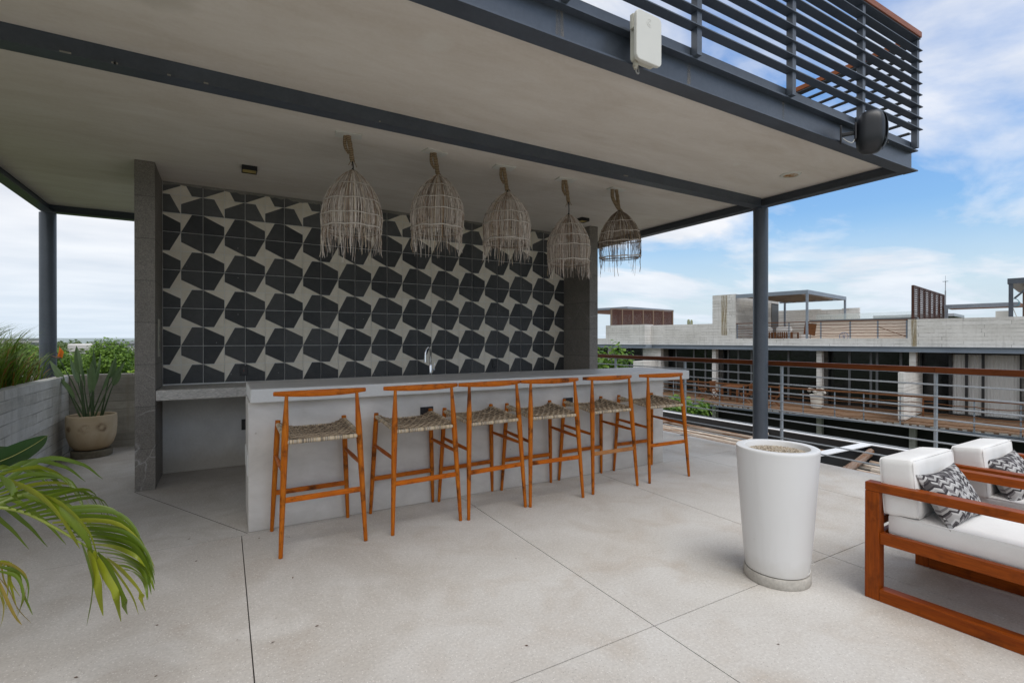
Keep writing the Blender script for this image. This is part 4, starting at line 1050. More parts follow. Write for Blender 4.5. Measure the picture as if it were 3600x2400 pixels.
# potted paddle-leaved plant
PX, PY = -1.437, 8.035
t = thing('clay_pot', 'weathered clay pot standing on a round saucer in the corner', 'pot', (PX, PY, 0))
def clay():
    m = Mat('stained_clay', .75, 0, .3); v = m.coord('Object')
    f = m.noise(v, 3.5, 6, .6, .5); z = m.n('ShaderNodeSeparateXYZ', {0: v}).outputs[2]
    c = m.mix(m.ramp(f, [(.3, 0.), (.7, 1.)]), (.42, .32, .20), (.58, .48, .35))
    c = m.mix(m.ramp(z, [(.10, .7), (.32, 0.)]), c, (.30, .19, .085))
    tcx = m.n('ShaderNodeVectorMath', {0: v, 1: (1, 1, 1)}, operation='MULTIPLY').outputs[0]
    for p, rad in (((-.02, -.22, .375), .085), ((-.17, -.15, .375), .07), ((.13, -.20, .37), .08)):
        d = m.math('ADD', m.n('ShaderNodeVectorMath', {0: tcx, 1: p}, operation='DISTANCE').outputs['Value'], m.math('MULTIPLY', m.noise(v, 9, 4), .09))
        ring = m.ramp(m.math('ABSOLUTE', m.math('SUBTRACT', d, rad)), [(.004, 1.), (.030, 0.)])
        c = m.mix(m.math('MULTIPLY', m.math('MULTIPLY', ring, m.ramp(m.noise(v, 7, 4), [(.38, 0.), (.55, 1.)])), .85), c, (.17, .105, .06))
    m.color(c).bump(m.noise(v, 40, 4), .15, .004); return m.m
mb = MB(); mb.lathe([(.13, .088), (.17, .10), (.215, .16), (.242, .25), (.252, .36), (.253, .47), (.249, .512), (.240, .518), (.228, .512), (.226, .46)], n=56); mb.build('pot', clay(), t)
mb = MB(); mb.lathe([(.19, 0), (.203, .008), (.206, .075), (.198, .084), (.12, .086)], n=48); mb.build('saucer', mottled('mossy_saucer', (.10, .085, .06), (.19, .165, .12), 9, .9, .4, 50), t)
mb = MB(); mb.lathe([(.226, .45), (.1, .475), (.02, .48)], n=32); mb.build('soil', SOIL, t)
t = thing('bird_of_paradise', 'strelitzia plant with grey-green paddle leaves and one orange flower in the clay pot', 'plant', (PX, PY, .47))
# (dx along picture right, height above soil, depth shift, blade length, blade width, lean)
ax = Vector((.8657, -.5006, 0)); dp = Vector((.5006, .8657, 0))
def paddle(base, tip, L, w, turn, mb_l, mb_s, curve=.06):
    base, tip = Vector(base), Vector(tip); d = (tip-base); Ltot = d.length; q0 = max(.1, 1-L/Ltot)
    side = Vector((cos(turn), sin(turn), 0)); mid = base.lerp(tip, .5)+Vector((0, 0, curve))-d.normalized()*0
    C = bez([base, mid, tip], 24)
    ks = int(q0*24); mb_s.tube(C[:ks+2], [.011-.006*i/(ks+1) for i in range(ks+2)], 7)
    B = C[ks:]; n = len(B)
    wd = [max(.002, w*(sin(pi*min(1, (i/(n-1))**.75*.97+.03)))**.8) for i in range(n)]
    mb_l.ribbon(B, wd, side, 0, .45)
    return C
mbl, mbs = MB(), MB(); rnd = random.Random(9)
bl = [(-.545, .70, .02, .36, .085, .3), (-.40, .56, -.10, .40, .105, 1.1), (-.235, .88, .05, .40, .10, .2), (-.13, .735, -.03, .36, .075, 1.4), (-.045, .85, .08, .36, .06, .9), (-.09, .80, -.08, .34, .06, 1.9),
      (.015, .80, .02, .32, .07, 1.2), (.085, .70, -.1, .36, .10, .2), (.03, .79, .1, .4, .09, 2.2), (.30, .745, .0, .31, .095, .6), (.40, .60, -.04, .25, .085, .4), (-.34, .72, .08, .36, .08, .5), (.20, .66, .08, .34, .075, 1.0), (-.16, .62, .12, .34, .075, 1.0), (.34, .69, .1, .3, .07, .2)]
for i, (dx, h, dz, L, w, turn) in enumerate(bl):
    b = Vector((0, 0, 0))+ax*(dx*.22+rnd.uniform(-.05, .05))+dp*rnd.uniform(-.06, .06)
    paddle(b, ax*dx+dp*dz+Vector((0, 0, h*1.03)), L*1.05, w*.80, turn, mbl, mbs, .05 if abs(dx) > .2 else .0)
mbl.build('leaves', LEAF_BOP, t); mbs.build('stalks', LEAF_STEM, t)
fb = ax*-.395+dp*-.02+Vector((0, 0, .755))
mb = MB(); mb.tube(bez([ax*-.06, ax*-.22+Vector((0, 0, .4)), fb], 16), .007, 6); mb.build('flower_stalk', LEAF_STEM, t)
mb = MB()
for k in range(3):
    mb.ribbon([fb+ax*.02*k-ax*.01, fb+ax*(.02+.012*k)+Vector((0, 0, .07)), fb+ax*(.012+.016*k)+Vector((0, 0, .145-.02*k))], [.02, .034, .002], ax+dp*.4*k, 0, .3)
o = mb.build('flower', flat('orange_petal', (.80, .20, .01), .5), t)
mb = MB(); mb.tube([fb+ax*.03, fb-ax*.03+Vector((0, 0, .008)), fb-ax*.105+Vector((0, 0, .03))], [.012, .010, .001], 8); mb.build('beak', flat('purple_beak', (.16, .07, .06), .5), t)
mb = MB(); mb.ribbon([fb, fb-ax*.015+Vector((0, 0, .04)), fb-ax*.035+Vector((0, 0, .09))], [.012, .014, .001], dp, 0, .3); mb.build('petal', flat('blue_petal', (.04, .03, .12), .5), t)
RACH= [[-0.872,2.87,0.768],[-0.803,2.796,0.772],[-0.698,2.688,0.767],[-0.583,2.564,0.732],[-0.468,2.44,0.682],[-0.395,2.363,0.648],[-0.32,2.285,0.608]]
LEAF= [[0,[[-0.79,2.766,0.924],[-0.752,2.899,0.9],[-0.674,2.924,0.825],[-0.624,2.86,0.745]]],[0,[[-0.79,2.766,0.907],[-0.696,2.859,0.904],[-0.615,2.879,0.85],[-0.549,2.828,0.752]]],[0,[[-0.785,2.762,0.84],[-0.707,2.868,0.856],[-0.595,2.897,0.825],[-0.51,2.788,0.671]]],[0,[[-0.78,2.759,0.817],[-0.671,2.85,0.815],[-0.548,2.859,0.778],[-0.44,2.733,0.67]]],[0,[[-0.745,2.722,0.78],[-0.625,2.814,0.788],[-0.5,2.811,0.78],[-0.423,2.733,0.594]]],[0,[[-0.683,2.659,0.772],[-0.604,2.761,0.761],[-0.463,2.768,0.754],[-0.384,2.676,0.6]]],[0,[[-0.629,2.601,0.762],[-0.538,2.664,0.748],[-0.411,2.689,0.717],[-0.332,2.659,0.639],[-0.291,2.602,0.521]]],[0,[[-0.573,2.542,0.746],[-0.483,2.612,0.717],[-0.385,2.648,0.67],[-0.296,2.608,0.569],[-0.254,2.557,0.496]]],[0,[[-0.529,2.495,0.731],[-0.453,2.576,0.689],[-0.355,2.608,0.642],[-0.282,2.567,0.562],[-0.248,2.501,0.484]]],[0,[[-0.486,2.448,0.708],[-0.414,2.532,0.66],[-0.325,2.558,0.599],[-0.276,2.56,0.491],[-0.247,2.486,0.428]]],[0,[[-0.444,2.401,0.688],[-0.385,2.52,0.622],[-0.319,2.554,0.56],[-0.279,2.496,0.529]]],[0,[[-0.402,2.356,0.666],[-0.352,2.452,0.606],[-0.299,2.506,0.536],[-0.267,2.522,0.474],[-0.248,2.469,0.441]]],[0,[[-0.356,2.304,0.643],[-0.324,2.443,0.569],[-0.282,2.48,0.506],[-0.265,2.454,0.423]]],[0,[[-0.321,2.265,0.619],[-0.307,2.417,0.544],[-0.276,2.47,0.468],[-0.265,2.428,0.42]]],[1,[[-0.78,2.76,0.898],[-0.654,2.599,0.869],[-0.569,2.489,0.827],[-0.509,2.437,0.751],[-0.475,2.453,0.659]]],[1,[[-0.692,2.668,0.842],[-0.571,2.512,0.832],[-0.482,2.386,0.779],[-0.439,2.374,0.715],[-0.42,2.396,0.6]]],[1,[[-0.623,2.596,0.851],[-0.527,2.446,0.833],[-0.451,2.351,0.779],[-0.414,2.329,0.71],[-0.38,2.324,0.535]]],[1,[[-0.465,2.424,0.687],[-0.419,2.275,0.653],[-0.399,2.231,0.59],[-0.424,2.283,0.435]]],[1,[[-0.444,2.401,0.669],[-0.389,2.23,0.623],[-0.372,2.25,0.472]]],[1,[[-0.423,2.378,0.662],[-0.364,2.225,0.625],[-0.32,2.144,0.578],[-0.316,2.211,0.455]]],[1,[[-0.407,2.361,0.662],[-0.345,2.204,0.639],[-0.299,2.134,0.562],[-0.295,2.191,0.484]]],[1,[[-0.392,2.344,0.655],[-0.326,2.183,0.638],[-0.278,2.128,0.575],[-0.259,2.149,0.494]]],[1,[[-0.372,2.321,0.648],[-0.3,2.17,0.632],[-0.249,2.085,0.596],[-0.237,2.132,0.509]]],[1,[[-0.78,2.76,0.901],[-0.713,2.607,0.895],[-0.68,2.543,0.874],[-0.682,2.596,0.837]]],[2,[[-0.727,2.555,0.624],[-0.665,2.487,0.62],[-0.613,2.412,0.586],[-0.625,2.376,0.487]]],[2,[[-0.727,2.554,0.592],[-0.657,2.472,0.588],[-0.622,2.411,0.532],[-0.642,2.411,0.454]]],[2,[[-0.727,2.554,0.57],[-0.682,2.491,0.533],[-0.637,2.41,0.494],[-0.587,2.354,0.456]]],[2,[[-0.727,2.554,0.559],[-0.688,2.486,0.51],[-0.652,2.438,0.46],[-0.619,2.382,0.446]]],[2,[[-0.727,2.555,0.608],[-0.657,2.487,0.592],[-0.634,2.442,0.542],[-0.605,2.403,0.494],[-0.582,2.348,0.488]]],[2,[[-0.727,2.555,0.608],[-0.651,2.476,0.606],[-0.606,2.393,0.582],[-0.594,2.342,0.535]]],[2,[[-0.727,2.554,0.516],[-0.702,2.509,0.477],[-0.687,2.446,0.455],[-0.683,2.411,0.44]]]]

# ---------------------------------------------------------------- foreground palm and broad leaf (standing in pots left of the picture)
t = thing('palm_plant', 'arching feather palm with glossy green and yellowing leaflets in the left foreground', 'palm', (-1.38, 2.95, 0))
def loc_(p): return Vector(p)-Vector((-1.38, 2.95, 0))
rch = [(-1.36, 2.97, .30), (-1.18, 3.08, .66)]+RACH
mb = MB(); C = bez([loc_(p) for p in rch], 60); mb.tube(C, [.010-.0085*i/60 for i in range(61)], 8); mb.build('frond_stem', flat('palm_stem', (.20, .24, .04), .4), t)
mb2 = MB(); rnd = random.Random(4)
rc2 = [(-1.36, 2.92, .28), (-1.15, 2.80, .52), (-.90, 2.65, .63), (-.727, 2.555, .60)]
mb2.tube(bez([loc_(p) for p in rc2], 30), [.009-.006*i/30 for i in range(31)], 7); mb2.build('frond_stem', flat('palm_stem_yellow', (.30, .27, .05), .4), t)
mA, mB_ = MB(), MB()
U = [p for k, p in LEAF if k == 0]; extra = []
for a, b in zip(U[:-1], U[1:]):
    A_, B_ = bez(a, 6), bez(b, 6)
    extra.append([0, [x.lerp(y, .5)+Vector((0, .012, -.012))*i/6 for i, (x, y) in enumerate(zip(A_, B_))]])
LEAF = LEAF+extra
cfw = Vector((.5006, .8657, 0))
for k, P in LEAF:
    pts = bez([loc_(p) for p in P], 16)
    L = sum((pts[i+1]-pts[i]).length for i in range(16))
    w0 = {0: .019, 1: .030, 2: .011}[k]
    w = [w0*min(1, .35+2.6*q)*(1-q**2.6)**.9+.0012 for q in [i/16 for i in range(17)]]
    d = (pts[8]-pts[0]).normalized(); sd = d.cross(cfw)
    sd = (sd+cfw*rnd.uniform(.1, .5)*rnd.choice((-1, 1))).normalized()
    (mB_ if k == 2 else mA).ribbon(pts, w, sd, (1 if rnd.random() < .16 or (k == 1 and rnd.random() < .35) else 0) if k != 2 else rnd.choice((0, 1, 2)), .28)
# fine drooping leaflets of the drying lower frond
for i in range(14):
    q = i/13; b = loc_(Vector(rc2[2]).lerp(Vector(rc2[3]), q)); L = rnd.uniform(.12, .22)
    pts = [b, b+rgt*L*.35+Vector((0, 0, .02)), b+rgt*L*(.6-.25*q)+Vector((0, 0, -.05)), b+rgt*L*(.62-.2*q)+Vector((rnd.uniform(-.02, .02), 0, -.09-.10*rnd.random()))]
    mB_.ribbon(bez(pts, 12), [.009*min(1, .4+2*j/12)*(1-(j/12)**2)+.0008 for j in range(13)], Vector((0, 0, 1)), rnd.choice((0, 0, 1)), .2)
# upright leaflets of the hidden inner half of the frond, fading out to the left
for i in range(16):
    q = i/15; b = loc_(Vector(rch[1]).lerp(Vector(RACH[2]), q)); sg = 1 if i % 2 else -1
    tip = b+Vector((.36+.1*q, .10*sg+.20, .14 if sg > 0 else -.10)); mid = b.lerp(tip, .5)+Vector((0, .03, .11))
    if b.x+1.38*0 < .48:
        pts = bez([b, mid, b.lerp(tip, .85)+Vector((0, 0, .02)), tip+Vector((.02, 0, -.10))], 14); mA.ribbon(pts, [.022*min(1, .35+2.6*j/14)*(1-(j/14)**2.6)**.9+.0012 for j in range(15)], Vector((.3, .5, .8)), 0, .28)
mA.build('leaflets', [PALM, PALMY], t); mB_.build('drying_leaflets', [PALMY, PALMD, PALM], t)
mb = MB(); mb.tube([(0, 0, .26), (.01, .0, .34)], [.035, .02], 10); mb.build('trunk', BARK, t)
tp = thing('plant_pot', 'grey pot of the foreground palm', 'pot', (-1.38, 2.95, 0))
mb = MB(); mb.lathe([(.11, .0005), (.13, .01), (.155, .25), (.145, .255), (.138, .23)], n=32); mb.build('pot', RAFC, tp)
mb = MB(); mb.lathe([(.137, .22), (.02, .235)], n=24); mb.build('soil', SOIL, tp)
t = thing('broad_leaf_plant', 'single dark broad pointed leaf beside the planter wall, above the palm', 'plant', (-1.46, 3.42, 0))
mb = MB(); B = [Vector(p)-Vector((-1.46, 3.42, 0)) for p in [[-1.10, 3.27, .79], [-.932, 3.194, .872], [-.845, 3.144, .913], [-.763, 3.097, .965], [-.707, 3.064, 1.009]]]
C = bez(B, 20); sdv = Vector((-.25, -.42, .85))
w = [.105*(sin(pi*min(1, (.22+.78*i/20)**1.0))**.75)+.001 for i in range(21)]
mb.ribbon(C, w, sdv, 0, .22); mb.build('leaf', LEAF_BROAD, t)
mb = MB(); mb.tube([p+Vector((.006, -.010, .004)) for p in C], [.0035-.003*i/20 for i in range(21)], 6); mb.build('midrib', RIB, t)
mb = MB(); mb.tube(bez([(0, 0, .22), (.10, -.05, .5), C[0]], 12), .008, 7)
mb.ribbon(bez([(.02, .02, .4), (.18, -.02, .72), (.40, -.16, .92), (.62, -.27, .955)], 14), [.01, .03, .06, .075, .08, .08, .08, .075, .07, .06, .05, .04, .03, .015, .002], Vector((-.2, -.4, .8)), 0, .2)
mb.build('stems', LEAF_STEM, t)
tp = thing('plant_pot', 'grey pot of the broad-leaved plant', 'pot', (-1.46, 3.42, 0)); mb = MB(); mb.lathe([(.10, .0005), (.12, .01), (.14, .22), (.13, .222), (.125, .20)], n=32); mb.build('pot', RAFC, tp); mb = MB(); mb.lathe([(.124, .19), (.02, .2)], n=24); mb.build('soil', SOIL, tp)

# bits of dry leaf on the floor
mb = MB(); rnd = random.Random(77)
for _ in range(60):
    x, y = rnd.uniform(-1.2, 4.5), rnd.uniform(.6, 6.2)
    if rnd.random() < .55: x, y = rnd.uniform(-1.0, .5), rnd.uniform(2.5, 5.6)
    s_ = rnd.uniform(.004, .012); a = rnd.uniform(0, 6.3); d = Vector((cos(a), sin(a), 0)); n_ = Vector((-sin(a), cos(a), 0)); c = Vector((x, y, .0015))
    mb.add([c-d*s_, c+n_*s_*.35+Vector((0, 0, .003)), c+d*s_+Vector((0, 0, .002)), c-n_*s_*.35+Vector((0, 0, .001))], [(0, 1, 2, 3)])
tag(mb.build('leaf_litter', flat('dry_leaf', (.09, .05, .03), .9, var=.4)), 'tiny dry leaf bits scattered over the terrace floor', 'leaf litter', kind='stuff')

# ---------------------------------------------------------------- trees
def tree(c, r, label, group, mats, n, size, seed, blobs=9, trunk_z=-8.0, trunk_r=.12, name='tree'):
    rnd = random.Random(seed); c = Vector(c); K = 2.3 if trunk_r > .1 else 1.0
    t = thing(name, label, 'tree', (c.x, c.y, trunk_z), 0, group); O = Vector(t.location)
    tb = MB(); base = Vector((0, 0, 0)); fork = Vector((rnd.uniform(-.2, .2), rnd.uniform(-.2, .2), c.z-r[2]*.75-trunk_z))
    tb.tube(bez([base, fork*.5+Vector((rnd.uniform(-.15, .15), rnd.uniform(-.15, .15), 0)), fork], 10), [trunk_r*(1.15-.45*i/10) for i in range(11)], 10)
    cb = MB()
    for k in range(blobs):
        d = Vector((rnd.gauss(0, 1), rnd.gauss(0, 1), rnd.gauss(.15, .8))).normalized()
        q = c-O+Vector((d.x*r[0], d.y*r[1], d.z*r[2]))*rnd.uniform(.35, .80)
        br = .48*rnd.uniform(.65, 1.15)
        tb.tube(bez([fork, fork.lerp(q, .55)+Vector((rnd.uniform(-.1, .1), rnd.uniform(-.1, .1), -.1*r[2])), q], 8), [trunk_r*.42*(1-.8*i/8) for i in range(9)], 6)
        leaf_cloud(cb, q, (r[0]*br, r[1]*br, r[2]*br*.85), int(n*K)//blobs, size*(.62 if K > 1 else 1), [0, 0, 1] if k % 3 else [1, 0, 1], rnd, .35, .5)
    tb.build('trunk', BARK, t); cb.build('crown', mats, t); return t
D1, D2, D3 = [LEAF_T1, LEAF_T3], [LEAF_T2, LEAF_T1], [LEAF_T3, LEAF_T1]
tr = 'trees beyond the parapet'
for k, (c, r, lb, m, n, sz) in enumerate([
    ((-6.6, 29.2, .0), (2.0, 2.0, 1.55), 'leafy green tree beyond the parapet, just right of the left column', D1, 5200, .19),
    ((-4.9, 31.0, -.55), (2.0, 2.0, 1.35), 'lower mid green tree in the dip of the treetops behind the potted plant', D1, 4200, .19),
    ((-3.75, 27.6, .15), (1.6, 1.6, 1.40), 'taller tree with dark foliage beside the left stone pillar', D1, 4600, .18),
    ((-2.5, 26.5, -.25), (1.5, 1.5, 1.45), 'green tree mostly hidden behind the left stone pillar', D2, 2600, .18),
    ((-3.35, 18.9, -.80), (1.15, 1.15, 1.15), 'bright yellow-green treetop close behind the parapet, next to the left pillar', D2, 4200, .125),
    ((-5.0, 20.3, -.90), (1.1, 1.1, 1.15), 'bright yellow-green treetop behind the leaves of the potted plant', D2, 4200, .125),
    ((-4.1, 22.5, -1.15), (1.7, 1.7, 1.2), 'dark green treetop filling the gap low behind the parapet', D3, 3600, .16),
    ((-6.4, 22.0, -1.55), (1.7, 1.7, 1.3), 'dark treetop low behind the left column and the grass', D3, 3000, .16)]):
    tree(c, r, lb, tr, m, n, sz, 100+k)
SEA = [LEAF_SEA, LEAF_T1]
tree((8.62, 10.05, .62), (.85, .8, 1.15), 'glossy-leaved tree beside the right stone pillar, behind the handrail', 'courtyard trees', SEA, 1500, .125, 201, 12, trunk_r=.07)
tree((10.2, 9.0, -.42), (1.05, .7, .52), 'drooping glossy-leaved branch spreading behind the terrace railing', 'courtyard trees', SEA, 760, .120, 205, 9, trunk_r=.05)

# ---------------------------------------------------------------- the building across the courtyard (u along it, v into it)
BO, BA = Vector((23.8, 9.0, 0)), radians(11.0)
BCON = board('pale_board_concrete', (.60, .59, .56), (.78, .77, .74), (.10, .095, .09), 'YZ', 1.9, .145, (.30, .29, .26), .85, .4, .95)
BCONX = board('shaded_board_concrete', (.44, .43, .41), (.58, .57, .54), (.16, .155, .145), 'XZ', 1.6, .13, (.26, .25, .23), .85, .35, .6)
PINK = mottled('pink_render', (.62, .53, .45), (.70, .62, .54), .8, .85, .1, 30, .2, .1)
DECK = wood('balcony_boards', (.22, .14, .090), (.16, .10, .062), (.08, .05, .032), 'X', .7, .3, .3)
LOUV = mottled('brown_louver', (.050, .020, .013), (.075, .030, .020), 3, .55, .1, 30, .3, .1)
LATTE = flat('louver_post', (.16, .11, .075), .6)
def bthing(name, label, cat, group=None):
    t = thing(name, label, cat, BO, BA, group); return t
def bb(t, name, mat, boxes, bevel=0):
    mb = MB()
    for b in boxes: mb.box(*b)
    return mb.build(name, mat, t, bevel=bevel)
B = bthing('apartment_building', 'long board-marked concrete building across the courtyard with dark windows', 'building')
bb(B, 'parapet', BCON, [(0, .22, -14, .344, 1.19, 2.285)])
bb(B, 'parapet', BCON, [(0, .22, .345, 7.27, 1.19, 1.525)])
bb(B, 'parapet', BCON, [(0, .22, 8.505, 12.2, 1.19, 2.305)])
bb(B, 'parapet', BCON, [(-.64, .20, 12.205, 15.0, 1.19, 2.345)])
bb(B, 'parapet', BCON, [(-.55, -.35, 15.005, 34, 1.19, 1.55)])
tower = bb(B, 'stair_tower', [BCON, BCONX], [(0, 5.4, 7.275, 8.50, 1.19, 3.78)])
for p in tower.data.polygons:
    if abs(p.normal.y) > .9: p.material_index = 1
bb(tower, 'door', MULL, [(4.41, 5.27, 7.255, 7.272, 1.55, 3.45)])
bb(tower, 'doorway', MULLD, [(4.36, 5.32, 7.262, 7.2745, 1.50, 3.52)])
mb = MB(); mb.box(-.004, -.001, 7.72, 8.02, 1.7, 3.74)
def stainm():
    m = Mat('rust_streak', .9, 0, .1); v = m.coord('Object', (3, 12, .5)); f = m.noise(v, 2, 5, .7)
    m.color((.42, .34, .20)); m.set(m.b.inputs['Alpha'], m.math('MULTIPLY', m.ramp(f, [(.40, 0.), (.62, 1.)]), .6)); return m.m
STN = stainm(); mb.build('rust_stain', STN, B)
bb(B, 'rust_stain', STN, [(-.004, -.001, .06, .24, 1.2, 2.28)])
bb(B, 'roof_slab', PINK, [(.225, 12, -14, 34, 1.0, 1.19)])
bb(B, 'roof_beam', STEELB, [(-.12, .0, -14, 12.1, .975, .99), (-.12, 0, -14, 12.1, 1.172, 1.187), (-.03, -.015, -14, 12.1, .99, 1.172)])
bb(B, 'roof_beam', STEELB, [(-.78, .0, 12.105, 34, .985, 1.0), (-.78, 0, 12.105, 34, 1.172, 1.187), (-.70, -.68, 12.12, 34, 1.0, 1.172), (-.68, 0, 12.105, 12.12, 1.0, 1.172)])
for u0, u1 in ((.12, .33), (3.47, 3.68), (8.42, 8.62), (11.70, 12.9), (15.2, 15.5), (-4.6, -4.4)):
    bb(B, 'pillar', BCON, [(.2, .5, u0, u1, -8, .985)])
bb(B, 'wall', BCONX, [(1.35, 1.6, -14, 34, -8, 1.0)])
def window(u0, u1, mull, curt=None):
    w = bb(B, 'window', MULLD, [(.98, 1.04, u0, u1, -1.54, -1.46), (.98, 1.04, u0, u1, .92, .998), (.98, 1.04, u0, u0+.05, -1.46, .92), (.98, 1.04, u1-.05, u1, -1.46, .92)])
    bb(w, 'pane', DGLASS if not curt else flat('clear_dark_glass', (.02, .022, .022), .08), [(1.0, 1.01, u0+.05, u1-.05, -1.46, .92)]) if not curt else None
    bb(w, 'frame', MULL if not curt else MULLD, [(.97, .99, m-.045, m+.045, -1.46, .92) for m in mull])
    return w
window(-2.80, .12, [-.82, -1.30, -1.77], True)
mb = MB(); pts = []
for k in range(80):
    u = -2.74+1.86*k/79; pts.append((1.10+.012*sin(k*1.7)+.006*sin(k*.6), u))
mb.add([(v, u, -1.45) for v, u in pts]+[(v, u, .88) for v, u in pts], [(k, k+1, 81+k, 80+k) for k in range(79)], 0, True); mb.build('curtain', flat('white_curtain', (.56, .57, .56), .9, var=.02), B)
bb(B, 'pane', DGLASS, [(1.06, 1.075, -.86, .10, -1.46, .92)])
window(.34, 3.46, [.75, 1.58, 1.80, 2.6]); window(3.69, 8.41, [5.14, 6.20, 6.91, 7.58, 8.12]); window(8.63, 11.69, [9.4, 10.08, 11.18]); window(12.91, 15.19, [13.46, 14.3]); window(-4.39, -2.99, [-3.6]); window(15.51, 19, [16.8])
bb(B, 'divider_wall', BCON, [(-2.30, .95, .03, .20, -1.50, .262)])
bb(B, 'courtyard_wall', BCON, [(-1.2, .9, 11.9, 12.6, -1.5, .25)])
bb(B, 'deck', DECK, [(-2.66, .97, -14, 11.6, -1.60, -1.535)])
bb(B, 'balcony_beam', STEELB, [(-2.72, -2.60, -14, 16, -1.665, -1.650), (-2.72, -2.60, -14, 16, -1.618, -1.605), (-2.67, -2.655, -14, 16, -1.65, -1.618)])
rnd = random.Random(8); RUB = mottled('pale_rubble', (.22, .21, .18), (.60, .58, .54), 6, .9, .3, 30)
u = -6.0
while u < 9.0:
    w = rnd.uniform(.10, .22); bb(B, 'deck_block', RUB, [(-2.70, -2.665, u, u+w, -1.60, -1.545+rnd.uniform(-.015, .012))]); u += w+rnd.uniform(.05, .16)
bb(B, 'lower_wall', flat('lower_storey_dark', (.02, .021, .02), .8), [(.6, .8, -14, 34, -8, -1.67)])
bb(B, 'stair_ramp', BCON, [(-1.8, -.6, .1, 1.4, -3.2, -2.9)])
# balcony and roof railings, rough poles
def rough_rails(t, v, u0s, zs, r, seed):
    rnd = random.Random(seed)
    for z in zs:
        mb = MB()
        for a, b in zip(u0s[:-1], u0s[1:]):
            n = 7; sag = rnd.uniform(-.012, .012) if rnd.random() < .85 else -.045
            mb.tube([(v-.03, a+(b-a)*i/n, z+rnd.uniform(-.010, .010)+sag*sin(pi*i/n)) for i in range(n+1)], r*rnd.uniform(.8, 1.15), 5)
        mb.build('pole_rail', ROUGH, t)
ROUGH = wood('rough_pole', (.19, .085, .035), (.13, .055, .022), (.06, .027, .014), 'Y', .7, .4, .3)
RT = wood('balcony_handrail', (.20, .085, .036), (.15, .060, .026), (.07, .03, .015), 'Y', .6, .3, .3)
t = bthing('balcony_railing', 'balcony railing of grey posts and rough brown poles across the courtyard', 'railing')
us = [-5.2, -4.1, -3.0, -1.92, -.93, .05, 1.155, 2.112, 3.24, 4.515, 5.657, 6.753, 7.963, 9.124, 10.3]
for u in us: bb(t, 'post', STEELB, [(-2.735, -2.725, u-.022, u+.022, -1.62, -.575)])
bb(t, 'handrail', RT, [(-2.76, -2.68, -5.3, 10.4, -.574, -.515)]); rough_rails(t, -2.73, us, [-1.42, -1.26, -1.09, -.92, -.75], .014, 3)
t = bthing('roof_railing', 'roof terrace railing of wavy poles set in the concrete parapet opposite', 'railing')
us = [.39, 1.354, 2.339, 3.467, 4.798, 6.0, 7.225]
for u in us: bb(t, 'post', STEELB, [(.06, .10, u-.028, u+.028, 1.526, 2.262)])
bb(t, 'handrail', RT, [(.03, .13, .345, 7.27, 2.263, 2.298)]); rough_rails(t, .09, us, [1.63, 1.76, 1.88, 2.01, 2.13], .013, 5)
mb = MB(); mb.tube([(.06, 1.33, 2.0), (.06, .42, 1.60)], .014, 6); mb.build('pole_rail', ROUGH, t)
# roof terrace walls and shelters
t = bthing('roof_wall', 'pale pink rendered wall with a grey coping on the roof terrace opposite', 'wall')
bb(t, 'render', PINK, [(1.3, 1.45, .30, 4.25, 1.195, 2.33)]); bb(t, 'coping', MULL, [(1.22, 1.50, .25, 4.3, 2.331, 2.40)])
t = bthing('roof_wall', 'stepped board-marked concrete wall behind the roof pergola opposite', 'wall')
bb(t, 'wall', BCON, [(6, 6.2, 5.31, 7.6, 1.195, 3.17), (6, 6.2, 4.281, 5.309, 1.195, 3.12), (6, 6.2, 3.50, 4.28, 1.195, 3.16)])
t = bthing('pergola', 'grey steel roof pergola with a log roof on the building opposite', 'pergola')
Z0, Z1 = 3.565, 3.745
bb(t, 'beam', STEELB, [(.0, .10, 3.97, 7.272, Z0, Z1)]); bb(t, 'beam', STEELB, [(.101, 5.5, 3.97, 4.07, Z0, Z1)]); bb(t, 'beam', STEELB, [(5.501, 5.6, 3.97, 7.272, Z0, Z1)])
for v, u in ((.05, 4.02), (5.55, 4.02), (5.55, 7.0)): bb(t, 'post', STEELB, [(v-.045, v+.045, u-.045, u+.045, 1.191, Z0-.001)])
mb = MB(); rnd = random.Random(12); u = 4.10
while u < 7.2:
    r = rnd.uniform(.03, .055)
    if rnd.random() < .84: mb.tube([(.12, u, 3.64+rnd.uniform(-.02, .03)), (2.7, u+rnd.uniform(-.05, .05), 3.64), (5.48, u+rnd.uniform(-.08, .08), 3.64+rnd.uniform(-.02, .03))], r, 6)
    u += r*2+rnd.uniform(-.01, .015)
mb.build('log_roof', BARK, t)
def louver(label, v0, u0, v1, u1, z0, z1, npan, slat=.055, gap=.5, name='louver_screen'):
    t = bthing(name, label, 'screen'); a, b = Vector((v0, u0, 0)), Vector((v1, u1, 0)); d = (b-a)
    mb = MB()
    for k in range(npan+1): p = a+d*k/npan; q = d.normalized()*.045; mb.bar(p+Vector((0, 0, z0)), p+Vector((0, 0, z1)), .09, .09, (d.normalized().x, d.normalized().y, 0))
    mb.bar(a+Vector((0, 0, z1-.02)), b+Vector((0, 0, z1-.02)), .07, .06); mb.build('frame', LATTE if gap < .3 else LOUV, t)
    mb = MB(); z = z0+.04
    while z < z1-.07:
        mb.bar(a+Vector((0, 0, z)), b+Vector((0, 0, z)), .05, slat*(1-gap)); z += slat
    mb.build('slats', LOUV, t)
louver('brown slatted screen box on the roof, left of the stair tower', .35, 15.35, 5.2, 13.97, 1.195, 3.44, 6, .07, .06)
louver('tall open brown slatted screen on the roof beside the antenna mast', 1.0, .36, 7.65, .34, 1.195, 3.72, 6, .085, .42)
louver('small brown slatted screen beside the rooftop shelter at the far right', 3.2, -2.75, 5.2, -3.35, 1.9, 3.35, 3, .07, .1)
